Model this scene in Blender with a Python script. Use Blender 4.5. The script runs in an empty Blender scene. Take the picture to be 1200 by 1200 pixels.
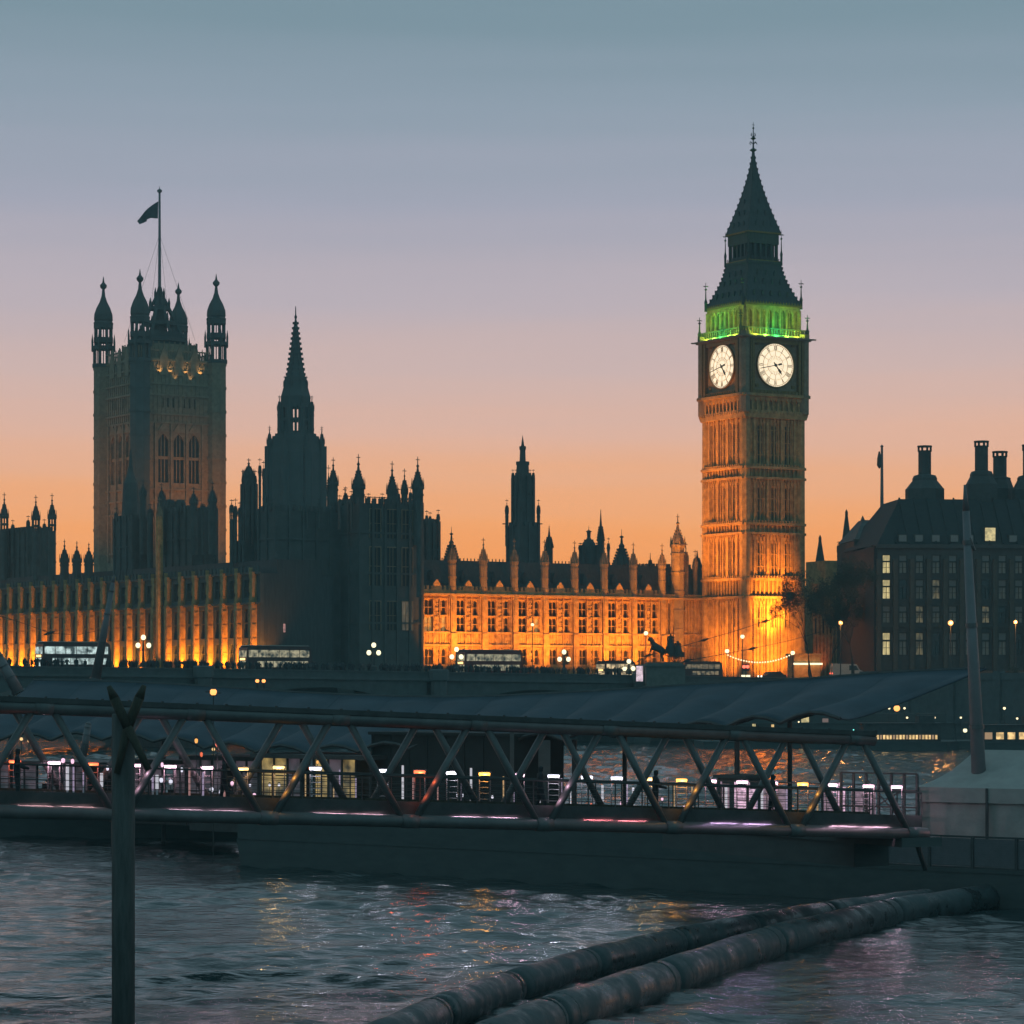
import bpy, math, random
import numpy as np
from mathutils import Matrix, Vector
R = math.radians
rnd = random.Random(7)
sc = bpy.context.scene
F = 3450.0; CZ = 9.0; HY = 800.0          # focal length in photo pixels, eye height over the water, horizon row

# ------------------------------------------------------------------ camera
cam = bpy.data.cameras.new('camera'); co = bpy.data.objects.new('camera', cam)
sc.collection.objects.link(co); co.location = (0, 0, CZ); co.rotation_euler = (R(90), 0, 0)
cam.sensor_width = 36; cam.lens = F*36/1200; cam.shift_y = (HY-600)/1200
cam.clip_start = 1; cam.clip_end = 12000
sc.camera = co
sc.view_settings.view_transform = 'Standard'; sc.view_settings.look = 'None'
sc.view_settings.exposure = 0.0; sc.view_settings.gamma = 1.0

# ------------------------------------------------------------------ dusk sky
def lin(c):
    return tuple(((v/255)/12.92 if v/255 <= .04045 else ((v/255+.055)/1.055)**2.4) for v in c) + (1,)
w = bpy.data.worlds.new('World'); sc.world = w; w.use_nodes = True
nt = w.node_tree; nt.nodes.clear()
out = nt.nodes.new('ShaderNodeOutputWorld'); add = nt.nodes.new('ShaderNodeAddShader')
b1 = nt.nodes.new('ShaderNodeBackground'); b2 = nt.nodes.new('ShaderNodeBackground')
sky = nt.nodes.new('ShaderNodeTexSky'); sky.sky_type = 'NISHITA'; sky.sun_disc = False
sky.sun_elevation = R(-2.0); sky.sun_rotation = R(25); sky.dust_density = 2.0
nt.links.new(sky.outputs[0], b1.inputs[0]); b1.inputs[1].default_value = 0.05
tc = nt.nodes.new('ShaderNodeTexCoord'); sp = nt.nodes.new('ShaderNodeSeparateXYZ')
nt.links.new(tc.outputs['Generated'], sp.inputs[0])
as_ = nt.nodes.new('ShaderNodeMath'); as_.operation = 'ARCSINE'; nt.links.new(sp.outputs['Z'], as_.inputs[0])
# a little drifting unevenness of thin dusk cloud
nz = nt.nodes.new('ShaderNodeTexNoise'); nz.inputs['Scale'].default_value = 3.0; nz.inputs['Detail'].default_value = 4
mp = nt.nodes.new('ShaderNodeMapping'); mp.inputs['Scale'].default_value = (1.2, 1.2, 22)
nt.links.new(tc.outputs['Generated'], mp.inputs[0]); nt.links.new(mp.outputs[0], nz.inputs[0])
wob = nt.nodes.new('ShaderNodeMath'); wob.operation = 'MULTIPLY_ADD'
nt.links.new(nz.outputs[0], wob.inputs[0]); wob.inputs[1].default_value = 0.024
nt.links.new(as_.outputs[0], wob.inputs[2])
mr = nt.nodes.new('ShaderNodeMapRange'); mr.inputs['From Min'].default_value = 0.008; mr.inputs['From Max'].default_value = R(60)+.008
nt.links.new(wob.outputs[0], mr.inputs['Value'])
cr = nt.nodes.new('ShaderNodeValToRGB'); nt.links.new(mr.outputs[0], cr.inputs[0])
def elev(py): return math.degrees(math.atan((HY-py)/F))/60
stops = [(0, (240,140,70)), (elev(700), (241,147,82)), (elev(655), (240,157,98)), (elev(605), (238,166,115)),
         (elev(550), (230,172,136)), (elev(490), (219,177,159)), (elev(420), (203,178,174)), (elev(325), (183,174,183)),
         (elev(220), (161,165,181)), (elev(110), (141,157,172)), (elev(0), (122,146,159)), (.45, (118,147,158)),
         (1.0, (92,132,146))]
HZ_D = .00028
def through_air(p, c):                             # the sky beyond the haze is this much brighter than it looks from here
    e = max(math.radians(p*60), 1e-4); tau = HZ_D*min(800/math.cos(e), 116/math.sin(e)); c = lin(c)
    return tuple((v-(1-math.exp(-tau))*s)/math.exp(-tau) for v, s in zip(c, (.10, .17, .19)))+(1,)
stops = [(p, through_air(p, c)) for p, c in stops]
el = cr.color_ramp.elements
el[0].position = 0; el[0].color = stops[0][1]; el[1].position = 1; el[1].color = stops[-1][1]
for p, c in stops[1:-1]:
    e = el.new(p); e.color = c
# the glow belongs to the west; the eastern half of the sky is already a deep teal
east = nt.nodes.new('ShaderNodeMapRange'); east.interpolation_type = 'SMOOTHSTEP'
east.inputs['From Min'].default_value = -0.35; east.inputs['From Max'].default_value = 0.75
nt.links.new(sp.outputs['Y'], east.inputs['Value'])
mx = nt.nodes.new('ShaderNodeMix'); mx.data_type = 'RGBA'
nt.links.new(east.outputs[0], mx.inputs['Factor'])
mx.inputs[6].default_value = (0.120, 0.285, 0.335, 1)
nt.links.new(cr.outputs[0], mx.inputs[7])
nt.links.new(mx.outputs[2], b2.inputs[0]); b2.inputs[1].default_value = 1.0
nt.links.new(b1.outputs[0], add.inputs[0]); nt.links.new(b2.outputs[0], add.inputs[1]); nt.links.new(add.outputs[0], out.inputs[0])

# ------------------------------------------------------------------ helpers
def X(px, d): return (px-600)*d/F
def Z(py, d): return CZ+(HY-py)*d/F
def P(px, py, d): return Vector((X(px, d), d, Z(py, d)))

def link(o, parent=None):
    sc.collection.objects.link(o)
    if parent: o.parent = parent
    return o
def tag(o, label=None, cat=None, group=None, kind=None):
    if label and len(label.replace('-', ' ').split()) > 16: print('LONG', len(label.split()), label)
    if label: o['label'] = label
    if cat: o['category'] = cat
    if group: o['group'] = group
    if kind: o['kind'] = kind
    return o
def thing(name, label, cat, loc=(0,0,0), rz=0, group=None):
    o = bpy.data.objects.new(name, None); link(o); o.empty_display_size = .5
    o.location = loc; o.rotation_euler = (0, 0, R(rz))
    return tag(o, label, cat, group)
def copy_tree(o, parent=None):
    c = o.copy(); sc.collection.objects.link(c); c.parent = parent
    for ch in o.children: copy_tree(ch, c)
    return c
def inst(src, parent, loc=None, rz=None, mat=None):
    c = src.copy(); sc.collection.objects.link(c); c.parent = parent
    if loc is not None: c.location = loc
    if rz is not None: c.rotation_euler = (0, 0, rz)
    if mat is not None:
        c.data = c.data.copy(); c.data.materials.clear(); c.data.materials.append(mat)
    return c

class MB:
    def __init__(s): s.v = []; s.f = []; s.M = None
    def rot(s, rz, t=(0,0,0)): s.M = Matrix.Translation(t) @ Matrix.Rotation(rz, 4, 'Z'); return s
    def _a(s, vs, fs):
        n = len(s.v)
        if s.M is not None: vs = [tuple(s.M @ Vector(v)) for v in vs]
        s.v += [tuple(v) for v in vs]; s.f += [tuple(i+n for i in f) for f in fs]
    def box(s, x0, x1, y0, y1, z0, z1):
        s._a([(x0,y0,z0),(x1,y0,z0),(x1,y1,z0),(x0,y1,z0),(x0,y0,z1),(x1,y0,z1),(x1,y1,z1),(x0,y1,z1)],
             [(0,3,2,1),(4,5,6,7),(0,1,5,4),(1,2,6,5),(2,3,7,6),(3,0,4,7)]); return s
    def lathe(s, cx, cy, prof, n=8, rot=0, sx=1, sy=1):
        vs = []; fs = []
        for r, z in prof:
            for k in range(n):
                a = rot+2*math.pi*k/n
                vs.append((cx+r*math.cos(a)*sx, cy+r*math.sin(a)*sy, z))
        m = len(prof)
        for i in range(m-1):
            for k in range(n):
                a, b = i*n+k, i*n+(k+1) % n
                fs.append((a, b, b+n, a+n))
        fs.append(tuple(range(n-1, -1, -1))); fs.append(tuple((m-1)*n+k for k in range(n)))
        s._a(vs, fs); return s
    def tube(s, p, q, r, n=6, r2=None, up=None):
        p = Vector(p); q = Vector(q); d = (q-p)
        if d.length < 1e-6: return s
        d.normalize(); r2 = r if r2 is None else r2
        a = d.orthogonal().normalized() if abs(d.z) > .99 else d.cross(Vector((0,0,1))).normalized()
        b = d.cross(a)
        vs = [p+(a*math.cos(2*math.pi*k/n)+b*math.sin(2*math.pi*k/n))*r for k in range(n)] + \
             [q+(a*math.cos(2*math.pi*k/n)+b*math.sin(2*math.pi*k/n))*r2 for k in range(n)]
        s._a(vs, [(k, (k+1) % n, (k+1) % n+n, k+n) for k in range(n)]+[tuple(range(n-1,-1,-1)), tuple(range(n,2*n))]); return s
    def beam(s, p, q, wd, h):                      # rectangular bar with a level top
        p = Vector(p); q = Vector(q); d = (q-p).normalized()
        a = d.cross(Vector((0,0,1))); a = a.normalized() if a.length > 1e-4 else Vector((1,0,0))
        b = a.cross(d)
        vs = [e+a*i*wd/2+b*j*h/2 for e in (p, q) for i, j in ((-1,-1),(1,-1),(1,1),(-1,1))]
        s._a(vs, [(0,1,2,3),(7,6,5,4),(0,4,5,1),(1,5,6,2),(2,6,7,3),(3,7,4,0)]); return s
    def loft(s, st, n=20):
        st = [(Vector(p), r) for p, r in st]; d = (st[-1][0]-st[0][0]).normalized()
        a = d.cross(Vector((0,0,1))).normalized(); b = d.cross(a); m = len(st)
        vs = [p+(a*math.cos(2*math.pi*k/n)+b*math.sin(2*math.pi*k/n))*r for p, r in st for k in range(n)]
        s._a(vs, [(i*n+k, i*n+(k+1) % n, (i+1)*n+(k+1) % n, (i+1)*n+k) for i in range(m-1) for k in range(n)]+[tuple(range(n-1,-1,-1)), tuple(range((m-1)*n, m*n))]); return s
    def path(s, pts, r, n=6):
        for a, b in zip(pts[:-1], pts[1:]): s.tube(a, b, r, n)
        return s
    def prism(s, poly, y0, y1):                    # polygon in x,z pushed along y
        n = len(poly)
        s._a([(x, y0, z) for x, z in poly]+[(x, y1, z) for x, z in poly],
             [tuple(range(n)), tuple(range(2*n-1, n-1, -1))]+[((k+1) % n, k, k+n, (k+1) % n+n) for k in range(n)]); return s
    def slab(s, poly, z0, z1):                     # polygon in x,y pushed along z
        n = len(poly)
        s._a([(x, y, z0) for x, y in poly]+[(x, y, z1) for x, y in poly],
             [tuple(range(n-1,-1,-1)), tuple(range(n, 2*n))]+[(k, (k+1) % n, (k+1) % n+n, k+n) for k in range(n)]); return s
    def ball(s, c, r, n=8, m=5, sz=1):
        s.lathe(c[0], c[1], [(max(r*math.sin(math.pi*i/m), .002), c[2]-r*sz*math.cos(math.pi*i/m)) for i in range(m+1)], n); return s
    def wall(s, x0, x1, z0, z1, ops, y0, y1):      # a wall with real openings (x0,x1,z0,z1)
        zs = sorted({z0, z1} | {o[2] for o in ops} | {o[3] for o in ops})
        for a, b in zip(zs[:-1], zs[1:]):
            if b-a < 1e-5: continue
            cut = sorted([(o[0], o[1]) for o in ops if o[2] < b-1e-6 and o[3] > a+1e-6])
            x = x0
            for c, d in cut:
                if c > x+1e-6: s.box(x, c, y0, y1, a, b)
                x = max(x, d)
            if x < x1-1e-6: s.box(x, x1, y0, y1, a, b)
        return s
def obj(name, mb, mat, parent=None, smooth=False, loc=None):
    me = bpy.data.meshes.new(name); me.from_pydata(mb.v, [], mb.f); me.update()
    me.materials.append(mat)
    if smooth:
        me.polygons.foreach_set('use_smooth', [len(p.vertices) < 7 for p in me.polygons])
    o = bpy.data.objects.new(name, me); link(o, parent)
    if loc is not None: o.location = loc
    return o

def mat(name, col, rough=.8, metal=0, var=.25, scale=1.2, bump=.15, stretch=(1,1,1), spec=.3):
    m = bpy.data.materials.new(name); m.use_nodes = True; t = m.node_tree; b = t.nodes['Principled BSDF']
    tc = t.nodes.new('ShaderNodeTexCoord'); mp = t.nodes.new('ShaderNodeMapping'); mp.inputs['Scale'].default_value = stretch
    t.links.new(tc.outputs['Object'], mp.inputs[0])
    n1 = t.nodes.new('ShaderNodeTexNoise'); n1.inputs['Scale'].default_value = scale; n1.inputs['Detail'].default_value = 6
    n1.inputs['Roughness'].default_value = .65
    t.links.new(mp.outputs[0], n1.inputs[0])
    r = t.nodes.new('ShaderNodeValToRGB'); t.links.new(n1.outputs[0], r.inputs[0])
    r.color_ramp.elements[0].position = .3; r.color_ramp.elements[1].position = .7
    r.color_ramp.elements[0].color = tuple(c*(1-var) for c in col)+(1,)
    r.color_ramp.elements[1].color = tuple(min(1, c*(1+var)) for c in col)+(1,)
    t.links.new(r.outputs[0], b.inputs['Base Color'])
    b.inputs['Roughness'].default_value = rough; b.inputs['Metallic'].default_value = metal
    b.inputs['Specular IOR Level'].default_value = spec
    if bump:
        bp = t.nodes.new('ShaderNodeBump'); bp.inputs['Strength'].default_value = bump; bp.inputs['Distance'].default_value = .1
        t.links.new(n1.outputs[0], bp.inputs['Height']); t.links.new(bp.outputs[0], b.inputs['Normal'])
    return m
def wetness(m, lo, hi):                            # patches of wet and dry on one surface
    t = m.node_tree; b = t.nodes['Principled BSDF']; n = t.nodes['Noise Texture']; r = t.nodes.new('ShaderNodeMapRange')
    r.inputs['From Min'].default_value = .4; r.inputs['From Max'].default_value = .6; r.inputs['To Min'].default_value = lo; r.inputs['To Max'].default_value = hi
    t.links.new(n.outputs[0], r.inputs['Value']); t.links.new(r.outputs[0], b.inputs['Roughness']); return m
def glow(name, col, strength, patch=0, scale=1.0):
    m = bpy.data.materials.new(name); m.use_nodes = True; t = m.node_tree; b = t.nodes['Principled BSDF']
    b.inputs['Base Color'].default_value = (.2,.2,.2,1); b.inputs['Roughness'].default_value = .5
    b.inputs['Emission Color'].default_value = tuple(col)+(1,); b.inputs['Emission Strength'].default_value = strength
    if patch:                                     # the uneven inside of a lit room or bus
        tc = t.nodes.new('ShaderNodeTexCoord'); n1 = t.nodes.new('ShaderNodeTexNoise'); n1.inputs['Scale'].default_value = scale
        n1.inputs['Detail'].default_value = 3; t.links.new(tc.outputs['Object'], n1.inputs[0])
        r = t.nodes.new('ShaderNodeMapRange'); r.inputs['From Min'].default_value = .38; r.inputs['From Max'].default_value = .62
        r.inputs['To Min'].default_value = strength*(1-patch); r.inputs['To Max'].default_value = strength
        t.links.new(n1.outputs[0], r.inputs['Value']); t.links.new(r.outputs[0], b.inputs['Emission Strength'])
    return m
def spot(name, loc, aim, watts, col, ang=70, blend=.8, size=.4):
    l = bpy.data.lights.new(name, 'SPOT'); l.energy = watts; l.color = col; l.spot_size = R(ang); l.spot_blend = blend; l.shadow_soft_size = size
    o = bpy.data.objects.new(name, l); link(o); o.location = loc
    o.rotation_euler = (Vector(aim)-Vector(loc)).to_track_quat('-Z', 'Y').to_euler(); return o
def point(name, loc, watts, col, size=.15):
    l = bpy.data.lights.new(name, 'POINT'); l.energy = watts; l.color = col; l.shadow_soft_size = size
    o = bpy.data.objects.new(name, l); link(o); o.location = loc; return o
def strip(name, loc, aim, sx, sy, watts, col, parent=None, rz=None):
    l = bpy.data.lights.new(name, 'AREA'); l.shape = 'RECTANGLE'; l.size = sx; l.size_y = sy; l.energy = watts; l.color = col
    o = bpy.data.objects.new(name, l); link(o, parent); o.location = loc
    o.rotation_euler = (Vector(aim)-Vector(loc)).to_track_quat('-Z', 'X' if rz is None else 'Y').to_euler(); return o

SOD = (1.0, .315, .02)
M = dict(
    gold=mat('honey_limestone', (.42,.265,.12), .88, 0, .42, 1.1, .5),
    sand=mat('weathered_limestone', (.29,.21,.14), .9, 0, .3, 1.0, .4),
    shade_stone=mat('shaded_limestone', (.105,.11,.105), .95, 0, .2, .6, .2),  # darkness of unlit bays and silhouettes put into the stone colour
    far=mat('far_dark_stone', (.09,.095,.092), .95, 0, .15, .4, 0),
    slate=mat('cast_iron_roof', (.07,.075,.075), .65, .1, .3, 1.0, .1, (3,3,.4)),
    iron=mat('black_iron', (.06,.065,.066), .6, .3, .2, 2, 0),
    gilt=mat('gilded_iron', (.25,.15,.05), .5, .4, .3, 3, .1),
    glass=mat('dark_glass', (.03,.035,.035), .15, 0, .2, 1, 0, spec=.6),
    win=mat('dark_leaded_window', (.016,.016,.015), .35, 0, .3, 2, 0),
    granite=mat('bridge_granite', (.11,.115,.115), .9, 0, .2, .8, .2),
    green=mat('bridge_paint', (.09,.10,.10), .8, 0, .25, .8, .1),
    asphalt=mat('asphalt', (.05,.05,.05), .9, 0, .3, 2, .2),
    paving=mat('paving', (.11,.11,.105), .9, 0, .2, .5, .1),
    steel=mat('painted_grey_steel', (.12,.115,.115), .45, .1, .25, 1.5, .1, spec=.5),
    steel2=mat('dull_steel', (.075,.073,.073), .55, .1, .3, 1.5, .1),
    hull=mat('black_hull_paint', (.085,.095,.095), .9, 0, .15, .8, .0, (1,1,3)),
    deck=mat('deck_planks', (.06,.058,.055), .8, 0, .3, 3, .2),
    canvas=mat('blue_grey_canvas', (.050,.070,.090), .8, 0, .2, .5, .3),
    tent=mat('pale_tent_fabric', (.38,.33,.31), .85, 0, .12, 1.3, .5),
    mast=mat('pale_mast_paint', (.20,.175,.18), .5, .1, .15, .8, .1),
    wood=mat('tarred_timber', (.10,.098,.095), .85, 0, .3, 3, .3, (3,3,.4)),
    brownwood=mat('worn_brown_timber', (.06,.052,.038), .8, 0, .4, 3, .5, (3,3,.4)),
    rubber=wetness(mat('wet_black_rubber', (.046,.058,.061), .34, 0, .6, .9, .5, (1,1,1), .5), .22, .8),
    bark=mat('plane_bark', (.05,.045,.04), .9, 0, .4, 4, .3),
    roofdark=mat('dark_roof_cladding', (.035,.037,.037), .85, 0, .2, 1, 0),
    leaf=mat('dark_winter_leaves', (.045,.05,.03), .8, 0, .4, 1, 0),
    red=mat('bus_red_paint', (.16,.02,.02), .35, 0, .1, 1, 0, spec=.5),
    dkred=mat('bus_maroon_paint', (.07,.03,.03), .35, 0, .1, 1, 0, spec=.5),
    bronze=mat('dark_bronze', (.06,.06,.055), .6, .2, .3, 2, .1),
    cloth=mat('dark_winter_clothes', (.04,.042,.048), .9, 0, .4, 3, 0),
    coat=mat('grey_winter_coat', (.09,.08,.08), .9, 0, .4, 3, 0),
    van=mat('van_paint', (.4,.38,.34), .4, 0, .1, 1, 0),
    carp=mat('dark_car_paint', (.05,.055,.06), .3, 0, .1, 1, 0, spec=.5),
    brick=mat('dark_brown_stone', (.10,.085,.07), .9, 0, .25, .8, .3),
    bronzeclad=mat('bronze_cladding', (.07,.072,.07), .7, 0, .25, 1, .1),
    flag=mat('flag_cloth', (.07,.075,.085), .8, 0, .4, 1.2, 0),
)
G = dict(
    dial=glow('lit_opal_glass', (1.0,.80,.54), 1.3, .08, 1.5),
    lampw=glow('white_lamp_glass', (1.0,.90,.55), 1.7),
    lampo=glow('orange_lamp_glass', (1.0,.36,.09), 2.2),
    pink=glow('pink_white_tube', (1.0,.62,.80), 4.0),
    white=glow('cool_white_tube', (.85,.85,1.0), 3.2),
    orange=glow('orange_tube', (1.0,.42,.06), 4.0),
    redt=glow('red_tube', (1.0,.16,.05), 2.2),
    warm=glow('warm_yellow_tube', (1.0,.62,.22), 2.4),
    bulb=glow('string_bulb', (1.0,.80,.45), 2.0),
    busA=glow('cool_bus_interior', (.75,.95,.92), .85, .95, 1.2),
    busB=glow('warm_bus_interior', (1.0,.86,.52), .42, .97, 1.5),
    winw=glow('lit_office_window', (1.0,.80,.36), .75, .5, 1.6),
    wing=glow('dim_office_window', (.55,.60,.38), .034, .95, 1.7),
    winy=glow('lit_shop_glass', (1.0,.68,.22), .42, .95, .9),
    winp=glow('dim_lilac_interior', (.62,.42,.55), .10, .9, 1.1),
    boat=glow('lit_boat_window', (1.0,.64,.25), 1.3, .6, 1.2),
    arcade=glow('lit_arcade', (1.0,.48,.14), .9, .7, .6),
    redl=glow('red_signal', (1.0,.12,.06), 3.0),
    cyan=glow('cyan_lamp', (.2,.9,.8), 2.0),
    head=glow('headlamp', (1.0,.95,.75), 4.0),
    shaft=glow('warm_gallery_interior', (1.0,.55,.12), .5, .6, .5),
)
# ------------------------------------------------------------------ the lie of the land
U = Vector((.829, .559, 0)); V = Vector((-.559, .829, 0)); NO = -V      # west (over the bridge), south (up river), north
BR = Vector((45, 460, 0))                                               # where the bridge meets the west bank
def bridge_pt(px, off=0):                                               # point on the bridge's near edge seen in column px
    p = (px-600)/F; b = BR+V*off
    t = (b.x-p*b.y)/(.829-.559*p)
    return b-U*t, t
LZ = 9.3
# water: one sheet, finely waved where it lies close below, running out to the horizon
def water():
    xs = np.concatenate([[-4000,-1500,-500,-200,-110], np.arange(-66,-27,.7), np.arange(-27, 27, .29), np.arange(27, 66.1, .7), [110,200,500,1500,4000]])
    ys = np.concatenate([[-3000,-800,-200,0,40], np.arange(66, 72, .8), np.arange(72, 150, .22), np.arange(150, 260, .6), np.arange(260, 470, 1.6), [500,600,900,1500,3500]])
    gx, gy = np.meshgrid(xs, ys)
    z = np.zeros_like(gx); rs = np.random.RandomState(3)
    for k in range(46):
        lam = 10**rs.uniform(-.08, .78); a = rs.normal(R(100), R(38)); kx, ky = math.cos(a)*2*math.pi/lam, math.sin(a)*2*math.pi/lam
        z += .0052*lam**.95*np.sin(kx*gx+ky*gy+rs.uniform(0, 6.28)+.8*np.sin(gx*.11+k)+.7*np.sin(gy*.07+k*2))
    z *= .8+.35*np.sin(gx*.16+gy*.075+1.3*np.sin(gy*.05))*np.sin(gy*.11-gx*.05+1)+.3*np.sin(gx*.37+gy*.05)*np.sin(gy*.21+.7)
    z *= 1+.9*np.clip((gy-165)/60, 0, 1)
    fade = np.clip((66-np.abs(gx))/6, 0, 1)*np.clip((gy-66)/4, 0, 1)*np.clip((470-gy)/60, .0, 1)
    z *= fade
    ny, nx = gx.shape
    me = bpy.data.meshes.new('river_water')
    vs = np.stack([gx, gy, z], -1).reshape(-1, 3)
    i = np.arange(nx-1)[None, :]+np.arange(ny-1)[:, None]*nx
    fs = np.stack([i, i+1, i+nx+1, i+nx], -1).reshape(-1, 4)
    me.vertices.add(len(vs)); me.vertices.foreach_set('co', vs.ravel())
    me.loops.add(fs.size); me.loops.foreach_set('vertex_index', fs.ravel().astype(np.int32))
    me.polygons.add(len(fs)); me.polygons.foreach_set('loop_start', np.arange(0, fs.size, 4, dtype=np.int32))
    me.polygons.foreach_set('use_smooth', np.ones(len(fs), bool))
    me.update(); me.validate()
    m = bpy.data.materials.new('river_water'); m.use_nodes = True; t = m.node_tree; b = t.nodes['Principled BSDF']
    b.inputs['Base Color'].default_value = (.022,.040,.042,1); b.inputs['Roughness'].default_value = .07; b.inputs['IOR'].default_value = 1.33
    b.inputs['Specular IOR Level'].default_value = .9
    tc = t.nodes.new('ShaderNodeTexCoord'); n1 = t.nodes.new('ShaderNodeTexNoise'); n1.inputs['Scale'].default_value = 1.7; n1.inputs['Detail'].default_value = 5
    mp = t.nodes.new('ShaderNodeMapping'); mp.inputs['Scale'].default_value = (.75, 1.25, 1); mp.inputs['Rotation'].default_value = (0,0,R(12))
    t.links.new(tc.outputs['Object'], mp.inputs[0]); t.links.new(mp.outputs[0], n1.inputs[0])
    bp = t.nodes.new('ShaderNodeBump'); bp.inputs['Strength'].default_value = .5; bp.inputs['Distance'].default_value = .2
    sy = t.nodes.new('ShaderNodeSeparateXYZ'); t.links.new(tc.outputs['Object'], sy.inputs[0])
    rr = t.nodes.new('ShaderNodeMapRange'); t.links.new(sy.outputs['Y'], rr.inputs['Value']); rr.inputs['From Min'].default_value = 130; rr.inputs['From Max'].default_value = 240
    rr.inputs['To Min'].default_value = .5; rr.inputs['To Max'].default_value = 1.0; t.links.new(rr.outputs[0], bp.inputs['Strength'])   # wind-ruffled mid river
    t.links.new(n1.outputs[0], bp.inputs['Height']); t.links.new(bp.outputs[0], b.inputs['Normal'])
    me.materials.append(m)
    o = bpy.data.objects.new('river', me); link(o); tag(o, kind='structure')
water()
def struct(name, mb, m):
    o = obj(name, mb, m); o['kind'] = 'structure'; return o
# west bank: everything beyond the river walls
e1 = BR+NO*260; e2 = BR+V*34
land = MB(); far = 4500
A_ = BR+NO*260; B_ = BR+V*1800
land.slab([(A_.x, A_.y), (A_.x+U.x*far, A_.y+U.y*far), (B_.x+U.x*far, B_.y+U.y*far), (B_.x, B_.y)], -1, LZ)
struct('west_bank_ground', land, M['paving'])
# terrace the palace's river side stands on
RF0 = Vector((-39, 456, 0))
te = MB(); a = RF0-U*9+NO*6; 
te.slab([(a.x, a.y), (BR.x+.5, BR.y-3), (BR.x+V.x*200+U.x, BR.y+V.y*200+U.y), (a.x+V.x*330, a.y+V.y*330)], -1, LZ-.3)
struct('river_terrace', te, M['paving'])
# embankment road
rd = MB(); c0 = BR+U*14+NO*240; c1 = BR+U*14-NO*10
rd.slab([(c0.x, c0.y), (c0.x+U.x*14, c0.y+U.y*14), (c1.x+U.x*14, c1.y+U.y*14), (c1.x, c1.y)], LZ-.05, LZ+.004)
struct('embankment_road', rd, M['asphalt'])
ln = MB()
for k in range(26):
    q = BR+U*21+NO*(k*9-6); ln.beam(q+Vector((0,0,LZ+.006)), q+NO*3+Vector((0,0,LZ+.006)), .15, .006)
struct('road_markings', ln, mat('road_paint', (.7,.7,.68), .7))

# river wall north of the bridge: parapet and stepped granite face
wl = thing('embankment_wall', 'dark granite embankment wall along the far bank right of the bridge', 'wall', BR, 34.0)
m = MB()   # local x = west, local -y = north
m.box(-.6, .25, -250, -13, -1, LZ+.1); m.box(-.9, .3, -250, -13, 3.0, 3.5)
obj('wall_face', m, M['granite'], wl)
m = MB(); m.box(-.75, -.1, -250, -13, LZ+.1, LZ+1.1)
obj('parapet', m, M['granite'], wl)
for k in range(24):
    y = -16-k*9.7; m = MB(); m.box(-1.0, .15, y-.7, y+.7, 0, LZ+1.4); obj('pier', m, M['granite'], wl)

# ------------------------------------------------------------------ the bridge
def deck_z(t): return 8.75+ .0135*t - .00002*t*t        # t metres east of the west abutment
bg = thing('road_bridge', 'low stone and iron road bridge stretching across the river behind the pier', 'bridge', (0,0,0))
WID = 25
L = 250; spans = [(0, 30), (33, 66), (69, 104), (107, 144), (147, 182), (185, 217), (220, 250)]
for k, (a, b) in enumerate(spans):
    n = 18
    for side in (0, WID):
        m = MB(); face = []
        for i in range(n+1):
            s = a+(b-a)*i/n; c = (a+b)/2; h = (b-a)/2
            zz = .8+(deck_z(s)-2.2)*math.sqrt(max(0, 1-((s-c)/h)**2))
            face.append((s, zz))
        for i in range(n):
            (s0, z0), (s1, z1) = face[i], face[i+1]
            d0 = .35
            pts = [BR-U*s0+V*side, BR-U*s1+V*side]
            o0 = V*d0
            vs = [(*pts[0].xy, z0), (*pts[1].xy, z1), (*pts[1].xy, deck_z(s1)-.3), (*pts[0].xy, deck_z(s0)-.3)]
            vs2 = [(v[0]+o0.x, v[1]+o0.y, v[2]) for v in vs]
            m._a(vs+vs2, [(0,1,2,3),(7,6,5,4),(0,4,5,1),(3,2,6,7)])
        obj('arch', m, M['green'], bg)
for a, b in zip([0]+[s[1] for s in spans], [s[0] for s in spans]+[L]):
    if b > a:
        m = MB(); c = BR-U*((a+b)/2); m.M = Matrix.Translation(c) @ Matrix.Rotation(math.atan2(U.y, U.x), 4, 'Z')
        zt = deck_z((a+b)/2); hw = (b-a)/2
        m.slab([(-hw, -1), (0, -3.2), (hw, -1), (hw, WID+1), (0, WID+3.2), (-hw, WID+1)], -1, 3.0)
        m.lathe(0, -.9, [(1.3, 3.0), (1.15, zt-.4), (1.45, zt-.2), (1.45, zt+1.2), (1.2, zt+1.35)], 8, R(22.5)); m.M = None
        obj('pier', m, M['granite'], bg)
m = MB(); par = [MB(), MB()]; cor = [MB(), MB(), MB(), MB()]
N = 50
for i in range(N):
    s0, s1 = i*L/N, (i+1)*L/N
    p0, p1 = BR-U*s0, BR-U*s1
    z0, z1 = deck_z(s0), deck_z(s1)
    q = [(*(p0+V*.3).xy, z0), (*(p1+V*.3).xy, z1), (*(p1+V*(WID-.3)).xy, z1), (*(p0+V*(WID-.3)).xy, z0)]
    m._a([(x, y, z-.5) for x, y, z in q]+q, [(3,2,1,0),(4,5,6,7)])
    for off in (0, WID):
        k = 1 if off else 0; par[k].beam((*(p0+V*off).xy, z0+.45), (*(p1+V*off).xy, z1+.45), .3, .8)
        cor[k].beam((*(p0+V*(off-.05)).xy, z0+.92), (*(p1+V*(off-.05)).xy, z1+.92), .5, .16)
        cor[k+2].beam((*(p0+V*(off-.05)).xy, z0-.12), (*(p1+V*(off-.05)).xy, z1-.12), .7, .34)
obj('roadway', m, M['asphalt'], bg); [obj('parapet', q, M['green'], bg) for q in par]; [obj(('coping', 'coping', 'cornice', 'cornice')[i], q, M['granite'], bg) for i, q in enumerate(cor)]
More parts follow.
